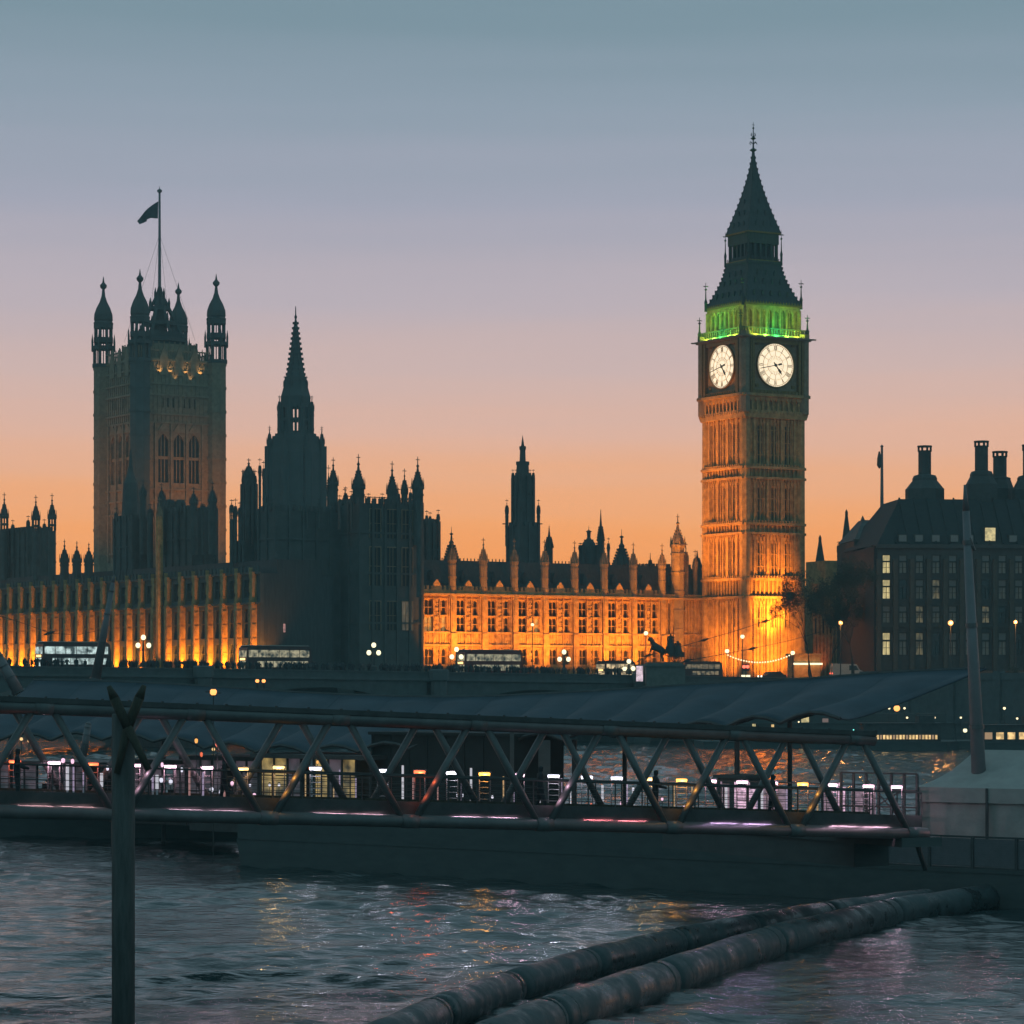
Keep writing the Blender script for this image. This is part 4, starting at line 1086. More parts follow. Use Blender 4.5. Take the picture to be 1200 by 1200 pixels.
# steep roof: hipped at its left end
def rp(px, py, y): return (ox(px), y, oz(py))
m = MB()
xr = ox(1300)
v = [(0, 0, zE+.3), (xr, 0, zE+.3), (xr, 30, zE+.3), (0, 30, zE+.3), (ox(1066), 8, oz(581)), (xr, 8, oz(581)), (xr, 22, oz(581)), (ox(1066), 22, oz(581)), (ox(1045), 5, oz(607))]
m._a(v, [(0,1,5,4), (1,2,6,5), (2,3,7,6), (3,0,4,7), (4,5,6,7)])
for i in range(16): x = ox(1050+i*16); m.beam((x, .0, zE+.5), (x+.2 if x > ox(1066) else ox(1066), 8, oz(581)+.15), .25, .25)
obj('roof', m, M['roofdark'], s.t)
dl = glow('faint_dormer_glass', (.6,.6,.4), .012); first = None
for i, c in enumerate([1058.7, 1078, 1098, 1120, 1138, 1163, 1190, 1210]):
    l_ = c == 1163
    m = MB(); a, b = (oz(634), oz(617)) if l_ else (oz(635), oz(626)); w2 = .95 if l_ else .7
    t0 = (a-zE)/(oz(581)-zE)*8; 
    m.box(ox(c)-w2, ox(c)+w2, t0-.4, t0+3.5, a, b); o_ = obj('dormer', m, M['bronzeclad'], s.t)
    g = MB(); g.box(ox(c)-w2+.12, ox(c)+w2-.12, t0-.46, t0-.4, a+.1, b-.12); obj('pane', g, G['winw'] if l_ else dl, o_)
for (ca, w0, w1, base, mid, st, top, hw, y) in ((1090.5, 22, 15, 586, 567, 558, 522, 7.6, 12), (1157, 18, 14, 580, 562, 553, 516, 7.8, 10), (1182, 16, 13, 585, 566, 560, 528, 8, 16), (1215, 20, 15, 586, 566, 558, 520, 8, 11)):
    m = MB(); d2 = 468+y; k_ = d2/F
    def xx(px): return X(px, d2)-X(1028, 468)
    def zy(py): return Z(py, d2)-LZ
    cx = xx(ca)
    m.lathe(cx, y, [(w0*k_*1.05, zE), (w0*k_*1.05, zy(base-13)), (w0*k_*1.0, zy(base-14)), (w1*k_*.98, zy(mid-4)), (w1*k_*.98, zy(mid-6.5)), (w1*k_*.86, zy(st-1)), (w1*k_*.6, zy(st-2))], 8, R(22.5))
    o_ = obj('chimney_base', m, M['bronzeclad'], s.t)
    m = MB(); m.lathe(cx, y, [(hw*k_, zy(st+4)), (hw*k_, zy(top+6))], 16)
    for i in range(8):
        a = math.pi*2*i/8+.2; m.box(cx+math.cos(a)*hw*k_-.14, cx+math.cos(a)*hw*k_+.14, y+math.sin(a)*hw*k_-.14, y+math.sin(a)*hw*k_+.14, zy(top+6.5), zy(top+1))
    m.lathe(cx, y, [(hw*k_*1.15, zy(top+1.6)), (hw*k_*1.15, zy(top))], 16); m.lathe(cx, y, [(hw*k_*1.1, zy(top+7)), (hw*k_*1.1, zy(top+5.8))], 16)
    obj('chimney_stack', m, M['bronzeclad'], s.t)
# hip-roofed house and church spires behind
s = Site('hip_roofed_building', 'smaller dark building with a grey hipped roof behind the flagpole left of the office building', 'building', 1018, 490, 4)
m = MB(); a, b = X(1001, 490)-s.o.x, X(1048, 490)-s.o.x
m.box(a, b, 0, 16, -1, s.z(634)); m.box(a-.2, b, -.3, 0, s.z(634), s.z(632))
for z in (650, 668, 690, 712): m.box(a, b, -.15, 0, s.z(z), s.z(z)+.3)
obj('wall', m, M['brick'], s.t)
m = MB(); r0 = X(1019, 490)-s.o.x
m._a([(a, 0, s.z(633)), (b, 0, s.z(633)), (b, 16, s.z(633)), (a, 16, s.z(633)), (r0, 6, s.z(607)), (b, 6, s.z(607)), (b, 10, s.z(607)), (r0, 10, s.z(607))], [(0,1,5,4), (1,2,6,5), (2,3,7,6), (3,0,4,7), (4,5,6,7)])
m.lathe(r0, 6, [(.4, s.z(608)), (.3, s.z(606)), (.05, s.z(602))], 6); obj('roof', m, mat('lead_roof', (.12,.115,.11), .8), s.t)
for px in (1008, 1017.5, 1027, 1037):
    for z0_, z1_ in ((648, 638), (666, 654), (686, 674), (708, 695)):
        g = MB(); x = X(px, 490)-s.o.x; g.box(x-.5, x+.5, -.1, .05, s.z(z0_), s.z(z1_)); g.box(x-.04, x+.04, -.16, -.1, s.z(z0_), s.z(z1_)); obj('window', g, G['wing'] if px > 1010 else dark, s.t)
s = Site('flagpole', 'pale flagpole with a limp furled flag standing behind the grey hipped roof', 'flagpole', 1033.5, 500, 0)
m = MB(); m.lathe(0, 0, [(.35, -1), (.30, 30), (.20, s.z(524)), (.3, s.z(523)), (.05, s.z(521))], 8); obj('pole', m, M['mast'], s.t)
m = MB(); m.lathe(-.45, 0, [(.1, s.z(549)), (.42, s.z(545)), (.35, s.z(537)), (.12, s.z(529))], 6); obj('furled_flag', m, M['flag'], s.t)
for nm, lb, px, top, base, w, body in (('church_spire', 'dark pointed spire rising beside the left end of the grey hipped roof', 992, 597, 646, 13, 700), ('church_spire', 'dark pointed spire just right of the clock tower above the bare tree', 961, 627, 672, 14, 720)):
    s = Site(nm, lb, 'spire', px, 520, 20); pm = 520/F
    m = MB(); m.box(-w*.5*pm, w*.5*pm, -w*.5*pm, w*.5*pm, -1, s.z(base)); obj('tower', m, M['far'], s.t)
    m = MB(); m.lathe(0, 0, [(w*.56*pm, s.z(base)), (w*.50*pm, s.z(base-4)), (w*.13*pm, s.z(top+8)), (.25, s.z(top+3)), (.05, s.z(top))], 8, R(22.5)); obj('spire', m, M['far'], s.t)
    for sx in (-1, 1):
        for sy in (-1, 1): obj('pinnacle', turret_mb(sx*w*.5*pm, sy*w*.5*pm, s.z(base+20), s.z(base), s.z(base-12), .35, 6, rings=1), M['far'], s.t)
s = Site('stone_building', 'dim reddish stone building glimpsed through the bare trees right of the clock tower', 'building', 978, 512, 20)
m = MB(); a, b = X(950, 512)-s.o.x, X(1004, 512)-s.o.x; m.box(a, b, 0, 14, -1, s.z(686))
for i in range(12): x = a+(b-a)*i/11; m.box(x-.18, x+.18, -.4, 0, -1, s.z(684))
for z in (686, 690, 720, 745): m.box(a, b, -.3, 0, s.z(z)-.2, s.z(z)+.2)
m.box(b-5.5, b, .2, 8, s.z(686), s.z(657))
obj('wall', m, M['gold'], s.t)
wv = None
for i in range(6):
    for z0_, z1_ in ((716, 695), (742, 725)):
        g = MB(); x = a+(b-a)*(i*2+1)/12; g.box(x-.3, x+.3, -.12, .05, s.z(z0_), s.z(z1_)); g.box(x-.03, x+.03, -.2, -.12, s.z(z0_), s.z(z1_)); obj('window', g, dark, s.t)
q = s.o+Vector((-2.5, -4, .5)); spot('floodlight', q, s.o+Vector((-3.0, 1, 7)), 900, (1,.26,.05), 60, 1, .3)
s = Site('entrance_kiosk', 'low bright amber kiosk building beside the foot of the clock tower', 'kiosk', 946, 478, 10)
m = MB(); m.box(-2.2, 2.2, 0, 4, 0, s.z(768)); m.box(-2.5, 2.5, -.3, 4.2, s.z(768), s.z(768)+.3); obj('wall', m, M['gold'], s.t)
m = MB(); m.box(-2.4, 2.4, -.6, -.3, 2.6, 2.9); obj('light_fascia', m, G['lampw'], s.t)
spot('floodlight', s.o+Vector((-1,-6,.5)), s.o+Vector((0,0,4)), 1500, SOD, 90, 1, .2)
s = Site('lit_colonnade', 'low amber-lit arcade under the office building at the right edge beyond the mast', 'arcade', 1180, 452, 4)
m = MB(); a = -5.5; m.box(a, 12, 0, 5, -1, s.z(808)); m.box(a, 12, -.2, 5, s.z(793), s.z(786)); m.box(a, 12, 4.5, 5, s.z(808), s.z(793))
for i in range(9): m.box(a+i*2.1-.18, a+i*2.1+.18, -.1, .4, s.z(808), s.z(793))
obj('arcade_frame', m, M['brick'], s.t)
for i in range(8): g = MB(); g.box(a+i*2.1+.2, a+i*2.1+1.9, .5, .6, s.z(807), s.z(793.5)); obj('lit_bay', g, G['arcade'], s.t)

# trees, winter-bare with a few clinging leaves
def tree(name, label, px, d, top, base, spread, seed, leaves=900):
    rr = random.Random(seed); s = Site(name, label, 'tree', px, d, 0)
    h = Z(top, d)-LZ; m = MB(); tips = []; tw = MB()
    def grow(p, dr, ln, r, lev):
        q = p; seg = 3
        for i in range(seg):
            dr = (dr+Vector((rr.uniform(-1,1), rr.uniform(-1,1), rr.uniform(-.3,.5)))*.16).normalized()
            n_ = q+dr*ln/seg; (m if lev < 3 else tw).tube(q, n_, r*(1-i*.22), 5 if lev < 2 else 3, r*(1-(i+1)*.22)); q = n_
            if lev >= 2: tips.append(q.copy())
        if lev < 6:
            for i in range(3 if lev < 4 else 3):
                a = rr.uniform(0, 6.28); sp_ = rr.uniform(.45, .95)
                nd = (dr+Vector((math.cos(a), math.sin(a), rr.uniform(-.25, .35)))*sp_).normalized()
                grow(q, nd, ln*rr.uniform(.62, .82), r*.5, lev+1)
    grow(Vector((0,0,-.3)), Vector((rr.uniform(-.05,.05),0,1)), h*.34, .34, 0)
    k = h/max(t.z for t in tips); sx_ = spread/max(1e-3, max(abs(t.x) for t in tips))
    S_ = lambda v: (v[0]*(sx_ if v[2] > 2 else 1), v[1]*sx_, v[2]*k)
    m.v = [S_(v) for v in m.v]; tw.v = [S_(v) for v in tw.v]
    obj('trunk', m, M['bark'], s.t)
    for _ in range(leaves):
        t = rr.choice(tips); c = Vector(S_((t.x+rr.gauss(0,.5), t.y+rr.gauss(0,.5), t.z+rr.gauss(0,.45)))); z = rr.uniform(.10, .26)
        a = Vector((rr.uniform(-1,1), rr.uniform(-1,1), rr.uniform(-1,1))).normalized()*z; b = a.orthogonal().normalized()*z*.28
        tw._a([c-a, c+b, c+a, c-b], [(0,1,2,3)])
    obj('crown', tw, M['leaf'], s.t)
tree('plane_tree', 'bare branching tree in front of the right edge of the floodlit clock tower', 951, 462, 664, 800, 6.6, 4, 4500)
tree('plane_tree', 'large bare dark tree between the clock tower and the hipped-roof building', 1000, 455, 652, 800, 7.6, 9, 9500)
tree('plane_tree', 'dense low dark tree under the nearest church spire right of the clock tower', 976, 476, 690, 800, 6.5, 15, 8000)
tree('plane_tree', 'small bare sapling in front of the lit arcade at the right edge', 1186, 440, 782, 820, 1.3, 21, 120)

# ================================================================== traffic
def bus(name, label, px, d, base_z, inside, paint, rz, ln=11.0, up=True, group='double-decker buses crossing the bridge'):
    t = thing(name, label, 'bus', (X(px, d), d, base_z), rz, group)
    H_ = 4.35; w_ = 1.25; m = MB(); h = ln/2
    prof = [(-h, .45), (h-.2, .45), (h, .8), (h-.05, 2.3), (h-.25, H_-.35), (h-.6, H_-.05), (-h+.5, H_), (-h+.08, H_-.3), (-h, 2.2)]
    m.prism(prof, -w_, w_); obj('body', m, M[paint], t)
    m = MB(); m.prism([(-h+.2, H_-.02), (h-.4, H_-.02), (h-.7, H_+.08), (-h+.5, H_+.08)], -w_+.12, w_-.12); obj('roof', m, M['van'] if up else M['dkred'], t)
    for nm, z0, z1, xa, xb in (('upper_window', 2.75, 3.75, -h+.25, h-.5), ('lower_window', 1.35, 2.2, -h+1.4, h-.7)):
        n = 6; wd = (xb-xa)/n
        for i in range(n):
            for sy in (-1, 1): g = MB(); g.box(xa+i*wd+.05, xa+(i+1)*wd-.05, sy*w_-.012, sy*w_+.012, z0, z1); obj(nm, g, inside, t)
    g = MB(); g.box(-h-.02, -h+.05, -1.05, 1.05, 2.75, 3.7); g.box(-h-.03, -h+.05, -1.1, 1.1, 1.1, 2.2); obj('windscreen', g, inside, t)
    g = MB(); g.box(-h-.05, -h+.02, -.7, .7, 2.32, 2.62); obj('destination_blind', g, G['warm'], t)
    for sy in (-.85, .85): g = MB(); g.tube((-h-.06, sy, .8), (-h+.05, sy, .8), .16, 10); obj('headlight', g, G['head'], t)
    for sy in (-.95, .95): g = MB(); g.box(h-.02, h+.05, sy-.1, sy+.1, .8, 1.2); obj('tail_light', g, G['redl'], t)
    for x in (-h+2.4, h-2.8):
        for sy in (-1, 1):
            g = MB(); g.tube((x, sy*1.02, .5), (x, sy*1.27, .5), .5, 14); ti = obj('wheel', g, M['rubber'], t)
            g = MB(); g.tube((x, sy*1.27, .5), (x, sy*1.29, .5), .26, 10); obj('rim', g, M['steel'], ti)
    return t
def on_bridge(px, off):
    b, t = bridge_pt(px, off); return b, deck_z(t), t
for args in (('double_decker_bus', 'double-decker bus with brilliant cool white lit windows at the left end of the bridge', 86, G['busA'], 'dkred', 0, 10.2),
             ('double_decker_bus', 'double-decker bus with dim warm windows in front of the dark pavilion on the bridge', 323, G['busB'], 'dkred', 0, 10.6),
             ('double_decker_bus', 'double-decker bus against the bright golden range left of the twin lamps on the bridge', 574, G['busB'], 'red', 0, 10.4)):
    p, z, t = on_bridge(args[2], 7)
    slope = math.degrees(math.atan2(U.y, U.x))
    bus(args[0], args[1], args[2], p.y, z+.03, args[3], args[4], slope, args[6])
# the brightly lit bus seen beyond the lamp post, right end of the bridge
p, z, t = on_bridge(720, 12)
bus('single_bus', 'short warmly lit bus half hidden by the crowd between the triple lamp and the statue', 722, p.y, z, glow('bright_bus_interior', (1,.72,.38), .9, .8, 1.2), 'dkred', 34, 6.0, False, 'single-deck buses').scale = (1, 1, .74)
bus('coach', 'dark coach with a row of tiny lamps just right of the statue plinth', 822, 470, LZ, glow('dark_bus_interior', (1,.7,.35), .25, .97, 1.6), 'dkred', 12, 6.5, False, 'single-deck buses').scale = (1, 1, .7)
def car(name, label, px, d, z, rz, paint, cat='car', van=False):
    t = thing(name, label, cat, (X(px, d), d, z), rz)
    m = MB()
    if van: m.prism([(-2.4,.4), (2.4,.4), (2.45,1.2), (1.9,1.4), (1.4,2.3), (-2.3,2.4), (-2.45,1.8)], -.95, .95)
    else: m.prism([(-2.1,.35), (2.1,.35), (2.15,.8), (1.3,.95), (.7,1.45), (-1.0,1.48), (-1.7,1.0), (-2.15,.95)], -.85, .85)
    obj('body', m, M[paint], t)
    g = MB(); w_ = .96 if van else .86
    for sy in (-1, 1):
        g = MB()
        if van: g.prism([(.2,1.35), (1.75,1.35), (1.3,2.05), (.2,2.1)], sy*w_-.01, sy*w_+.01)
        else: g.prism([(-1.4,1.0), (1.0,1.0), (.6,1.38), (-.95,1.4)], sy*w_-.01, sy*w_+.01)
        obj('side_window', g, M['glass'], t)
    for x in (-1.35, 1.35):
        for sy in (-1, 1): g = MB(); g.tube((x, sy*(w_-.2), .34), (x, sy*(w_+.02), .34), .34, 12); obj('wheel', g, M['rubber'], t)
    for sy in (-.6, .6): g = MB(); g.tube((2.1, sy, .72), (2.22 if not van else 2.5, sy, .72), .12, 8); obj('headlight', g, G['head'], t)
    for sy in (-.7, .7): g = MB(); g.box(-2.2 if not van else -2.5, -2.1, sy-.1, sy+.1, .75, .95); obj('tail_light', g, G['redl'], t)
    return t
car('van', 'pale van parked broadside beyond the canopy to the right of the clock tower', 992, 462, LZ+.3, 8, 'van', 'van', True)
car('parked_car', 'dark car with bright headlamps beside the traffic signal at the foot of the clock tower', 905, 470, LZ, 200, 'carp')
car('parked_car', 'dark car half hidden by the canopy near the pale van', 1020, 458, LZ, 190, 'carp')

# ================================================================== lamps
def triple_lamp(label, px, py, base=None, d=None, n=3, kind='lampw'):
    if d is None: p, zb, t = on_bridge(px, .3); d = p.y; zb += 1.1
    else: zb = base
    s = thing('bridge_lamp', label, 'street lamp', (X(px, d), d, zb), 34, 'ornate cluster lamps along the bridge parapet')
    zt = Z(py, d)-zb
    m = MB(); m.lathe(0, 0, [(.5, 0), (.45, .5), (.22, .7), (.14, zt*.55), (.2, zt*.58), (.09, zt-.2)], 8)
    obj('post', m, M['iron'], s)
    m = MB(); gl = []
    hgt = zt-.95
    for sx in (-1, 1):
        m.path([(0,0,hgt-.5), (sx*.4,0,hgt-.75), (sx*.8,0,hgt-.45), (sx*.8,0,hgt-.3)], .05, 5); gl.append((sx*.8, 0, hgt))
    if n == 5:
        for sy in (-1, 1): m.path([(0,0,hgt-.5), (0,sy*.6,hgt-.6), (0,sy*.6,hgt-.3)], .05, 5); gl.append((0, sy*.6, hgt-.05))
    gl.append((0, 0, zt+.12)); obj('bracket', m, M['iron'], s)
    for c in gl:
        g = MB(); g.ball((0,0,0), .34, 10, 6, 1.1); o_ = obj('lamp_globe', g, G[kind], s, True, c)
        g = MB(); g.lathe(0, 0, [(.16, .24), (.05, .4), (.02, .55)], 6); obj('cap', g, M['iron'], o_)
    w_ = Vector((X(px, d), d-.2, zb+zt+.1))
triple_lamp('cluster lamp with glowing globes in front of the amber buttresses', 168, 748)
triple_lamp('cluster lamp with glowing globes in front of the dark pavilion', 438, 757)
triple_lamp('cluster lamp with glowing globes at the left end of the bus', 535, 762)
triple_lamp('cluster lamp with glowing globes in front of the middle of the bright golden range', 661, 765)
triple_lamp('small cluster lamp among the crowd just left of the statue', 737, 776, n=3)
def lamp(label, px, py, d, kind='lampo', z0=LZ, r=.34, name='street_lamp', pw=0):
    s = thing(name, label, 'street lamp', (X(px, d), d, z0), 0, 'single street lamps on the far bank')
    zt = Z(py, d)-z0
    m = MB(); m.lathe(0, 0, [(.22, 0), (.18, .6), (.09, .9), (.06, max(zt-.3, 1.0))], 6); obj('post', m, M['iron'], s)
    g = MB(); g.ball((0, 0, zt), r, 10, 6); obj('lamp_globe', g, G[kind], s, True)
    if kind == 'lampo': point('street_lamp_light', (X(px, d), d-.6, Z(py, d)), 700, (1,.36,.08), .3)
    g = MB(); g.lathe(0, 0, [(r*.6, zt+r*.85), (r*.2, zt+r*1.2), (.02, zt+r*1.5)], 6); obj('cap', g, M['iron'], s)
WL = 'bulb'
lamp('white globe lamp in front of the bright golden range just above the statue horses', 757, 742, 458, WL)
lamp('white globe lamp against the corner of the clock tower, higher than its neighbours', 870, 746, 470, WL)
lamp('white globe lamp holding the left end of the string of bulbs', 852, 763, 462, WL)
lamp('white globe lamp holding the right end of the string of bulbs', 929, 765, 462, WL)
lamp('orange globe lamp between the trees and the office building', 985, 730, 458, 'lampo')
lamp('orange globe lamp in front of the office building left of the tall mast', 1114, 730, 450, 'lampo', r=.42)
lamp('orange globe lamp at the right edge beyond the tall mast', 1190, 729, 450, 'lampo', r=.3)
lamp('small white lamp low in front of the middle of the bright golden range', 624, 732, 466, WL, r=.25)
# string of bulbs
s = thing('string_lights', 'sagging string of small white bulbs hung between two lamp posts before the clock tower', 'string lights', (X(852, 462), 462, Z(766, 462)))
pts = []
for i in range(25):
    u = i/24; px = 853+75*u; py = 767+ (766-767)*u + 9.5*4*u*(1-u)*.95; pts.append(P(px, py, 462)-Vector(s.location))
m = MB(); m.path(pts, .025, 4); obj('cable', m, M['iron'], s)
bulb = None
for p in pts[::1]:
    if bulb is None: g = MB(); g.ball((0,0,-.1), .13, 6, 4); bulb = obj('bulb', g, G['bulb'], s, True, p)
    else: inst(bulb, s, p)
# traffic signal
s = thing('traffic_signal', 'traffic signal showing red beside a white sign at the foot of the clock tower', 'traffic signal', (X(874, 466), 466, LZ))
m = MB(); m.tube((0,0,0), (0,0,Z(778,466)-LZ), .08, 6); obj('post', m, M['iron'], s)
m = MB(); z = Z(782, 466)-LZ; m.box(-.6, .6, 0, .2, z-.6, z+.6); obj('housing', m, M['iron'], s)
for dx in (-.28, .28): g = MB(); g.tube((dx,-.08,z+.1), (dx,0,z+.1), .27, 12); obj('red_lens', g, G['redl'], s)
g = MB(); g.box(-.7, .7, -.05, .1, Z(794,466)-LZ, Z(791,466)-LZ); obj('white_panel', g, G['lampw'], s)

# ================================================================== the statue
p, zb, t = on_bridge(778, -3.5); d = p.y
s = thing('statue', 'dark bronze statue of a charioteer with two rearing horses on a pale stone plinth', 'statue', (X(778, d), d, LZ-2), 6)
k_ = d/F
def sz(py): return Z(py, d)-(LZ-2)
m = MB(); W_ = 23*k_; m.box(-W_, W_, -1.7, 1.7, 0, sz(781)); m.box(-W_-.25, W_+.25, -1.95, 1.95, sz(781), sz(778.5)); m.box(-W_+.3, W_-.3, -1.5, 1.5, sz(778.5), sz(776)); m.box(-W_-.2, W_+.2, -1.9, 1.9, 0, 1.2)
obj('plinth', m, mat('pale_granite', (.15,.145,.13), .85), s)
def skin(name, verts, edges, radii, material, parent, root=0, sub=1):
    me = bpy.data.meshes.new(name); me.from_pydata([tuple(v) for v in verts], edges, []); me.update()
    o = bpy.data.objects.new(name, me); sc.collection.objects.link(o)
    o.modifiers.new('skin', 'SKIN')
    for i, r in enumerate(radii):
        r = r if isinstance(r, tuple) else (r, r); me.skin_vertices[0].data[i].radius = r
        me.skin_vertices[0].data[i].use_root = (i == root)
    sm = o.modifiers.new('sub', 'SUBSURF'); sm.levels = sub; sm.render_levels = sub
    dg = bpy.context.evaluated_depsgraph_get(); dg.update()
    me2 = bpy.data.meshes.new_from_object(o.evaluated_get(dg)); me2.name = name
    bpy.data.objects.remove(o); bpy.data.meshes.remove(me)
    me2.materials.clear(); me2.materials.append(material)
    me2.polygons.foreach_set('use_smooth', [True]*len(me2.polygons))
    o2 = bpy.data.objects.new(name, me2); link(o2, parent); return o2
bz = sz(776)
def horse(dx, dy, lift):
    # facing left (-x), rearing
    v = [(0,0,1.5), (.55,0,1.42), (-.45,0,1.75), (-.8,0,2.15), (-1.0,0,2.65), (-1.32,0,2.75), (-1.6,0,2.45),          # pelvis..head
         (.62,.2,1.0), (.45,.2,.72), (.72,.2,.42), (.62,.2,.05), (.62,-.2,1.0), (.4,-.2,.72), (.66,-.2,.42), (.55,-.2,.05),
         (-.7,.2,1.5), (-1.25,.2,1.45+lift), (-1.3,.2,1.05+lift), (-.7,-.2,1.5), (-1.2,-.2,1.6+lift), (-1.35,-.2,1.2+lift),
         (1.0,0,1.5), (1.2,0,.9), (-.98,.09,2.95), (-.98,-.09,2.95)]
    e = [(0,1),(0,2),(2,3),(3,4),(4,5),(5,6),(1,7),(7,8),(8,9),(9,10),(1,11),(11,12),(12,13),(13,14),(2,15),(15,16),(16,17),(2,18),(18,19),(19,20),(1,21),(21,22),(4,23),(4,24)]
    r = [.36,.36,.38,.27,.19,.17,.1, .2,.12,.08,.08,.2,.12,.08,.08, .15,.09,.07,.15,.09,.07, .1,.05,.05,.05]
    v = [((a)*.85+(c-1.5)*-.15+dx, b*1.2+dy, c*1.28+bz) for a, b, c in v]; r = [q*1.45 for q in r]
    return skin('horse', v, e, r, M['bronze'], s)
horse(-1.0, -.7, .1); horse(-.7, .7, .25)
m = MB(); m.box(.8, 3.0, -.85, .85, bz+.75, bz+1.5)
m.prism([(1.0, bz+.8), (1.15, bz+.8), (1.0, bz+1.75), (.85, bz+1.75)], -.7, .7); m.box(1.0, 2.5, -.72, -.62, bz+.8, bz+1.45); m.box(1.0, 2.5, .62, .72, bz+.8, bz+1.45)
m.tube((1.9,-.95,bz+.62), (1.9,.95,bz+.62), .08, 6); m.tube((1.0,0,bz+.8), (-.5,0,bz+1.3), .07, 6)
ch = obj('chariot', m, M['bronze'], s)
for sy in (-.95, .95):
    g = MB()
    for i in range(16):
        a, b = math.pi*i/8, math.pi*(i+1)/8; g.tube((1.9+.6*math.cos(a), sy, bz+.62+.6*math.sin(a)), (1.9+.6*math.cos(b), sy, bz+.62+.6*math.sin(b)), .07, 5)
        if i % 2 == 0: g.tube((1.9, sy, bz+.62), (1.9+.6*math.cos(a), sy, bz+.62+.6*math.sin(a)), .035, 4)
    obj('wheel', g, M['bronze'], ch)
def human(verts_scale, off, up=True, parent=None, material=None, name='body'):
    return None
def figure(name, parent, x, y, z, k=1.0, arms='up', flip=1, sub=1, material=None, legs='stand'):
    L_ = {'up': ([(-.28,0,1.42),(-.5,0,1.75),(-.42,-.1,2.15)], [(.28,0,1.42),(.52,0,1.7),(.62,-.05,2.1)]),
          'reach': ([(-.26,0,1.38),(-.42,-.1,1.42),(-.72,-.15,1.5)], [(.26,0,1.42),(.36,0,1.7),(.3,-.05,1.98)]),
          'down': ([(-.22,0,1.42),(-.27,.02,1.12),(-.25,-.08,.86)], [(.22,0,1.42),(.27,.02,1.12),(.25,-.08,.86)]),
          'rail': ([(-.22,0,1.42),(-.30,-.1,1.15),(-.16,-.38,1.08)], [(.22,0,1.42),(.30,-.1,1.15),(.16,-.38,1.08)])}[arms]
    gap = .1 if legs == 'stand' else .12
    st = 0 if legs == 'stand' else .24
    v = [(0,0,.95),(0,0,1.15),(0,.0,1.38),(0,-.01,1.5),(0,-.03,1.6),(0,-.02,1.72)]+L_[0]+L_[1]+[(-gap,0,.88),(-gap,-st*.5-.02,.48),(-gap,-st*.6,.08),(-gap,-st*.6-.16,.04),(gap,0,.88),(gap,st*.3-.02,.48),(gap,st,.10),(gap,st-.15,.04)]
    e = [(0,1),(1,2),(2,3),(3,4),(4,5),(2,6),(6,7),(7,8),(2,9),(9,10),(10,11),(0,12),(12,13),(13,14),(14,15),(0,16),(16,17),(17,18),(18,19)]
    r = [(.17,.12),(.15,.11),(.19,.12),.06,(.085,.1),(.075,.09), .075,.055,.045,.075,.055,.045, .1,.07,.05,.04,.1,.07,.05,.04]
    v = [(a*k*flip+x, b*k+y, c*k+z) for a, b, c in v]; r = [(q[0]*k, q[1]*k) if isinstance(q, tuple) else (q*k, q*k) for q in r]
    return skin(name, v, e, r, material or M['cloth'], parent, 0, sub)
m = MB(); m.lathe(1.05, 0, [(.95, bz+1.3), (.7, bz+2.4), (.42, bz+3.1), (.3, bz+3.5)], 10); obj('robe', m, M['bronze'], s)
figure('standing_rider', s, 1.05, 0, bz+1.5, 1.65, 'down', material=M['bronze'])
for sy in (-.6, .6): m = MB(); m.lathe(2.1, sy, [(.7, bz+.8), (.55, bz+1.8), (.3, bz+2.5)], 10); obj('robe', m, M['bronze'], s)
figure('seated_rider', s, 2.1, .6, bz+.9, 1.35, 'down', material=M['bronze']); figure('seated_rider', s, 2.1, -.6, bz+.9, 1.35, 'down', material=M['bronze'])
m = MB(); m.tube((1.5, -.1, bz+3.6), (1.4, -.1, bz+5.6), .04, 5); obj('spear', m, M['bronze'], s)

s = thing('lit_poster_panel', 'small bright pinkish-white lit panel at the left side of the statue plinth', 'display panel', (X(749.5, d-1), d-1, LZ-1), 6)
m = MB(); m.box(-.6, .6, 0, .25, 0, 3.4); obj('cabinet', m, M['iron'], s)
g = MB(); g.box(-.5, .5, -.04, -.0, .9, 3.2); obj('lit_face', g, glow('pale_pink_screen', (1,.75,.85), .95, .5, 1.5), s)
# ================================================================== people along the bridge
protos = []
for i, (arm, lg) in enumerate((('down', 'stand'), ('rail', 'stand'), ('down', 'walk'))):
    protos.append(figure('person', None, 0, 0, 0, 1.0, arm, legs=lg))
pr_rnd = random.Random(5); used = set()
lab = 'dark silhouetted person in the crowd lining the far bridge parapet'
n = 0
for i in range(285):
    px = pr_rnd.choice([pr_rnd.uniform(-5, 520), pr_rnd.uniform(330, 760), pr_rnd.uniform(-5, 760)])
    p, z, t = on_bridge(px, pr_rnd.uniform(.8, 3.0))
    j = i % 3; o_ = protos[j] if j not in used else inst(protos[j], None); used.add(j)
    o_.location = (p.x, p.y, z+.36); o_.rotation_euler = (0, 0, pr_rnd.uniform(-.8, .8)+R(34)+(math.pi if i % 4 == 0 else 0))
    sc_ = pr_rnd.uniform(.93, 1.09); o_.scale = (sc_, sc_, sc_)
    if i % 7 == 3: o_.data = o_.data.copy(); o_.data.materials[0] = M['coat']
    tag(o_, lab, 'person', 'people crowding along the bridge')
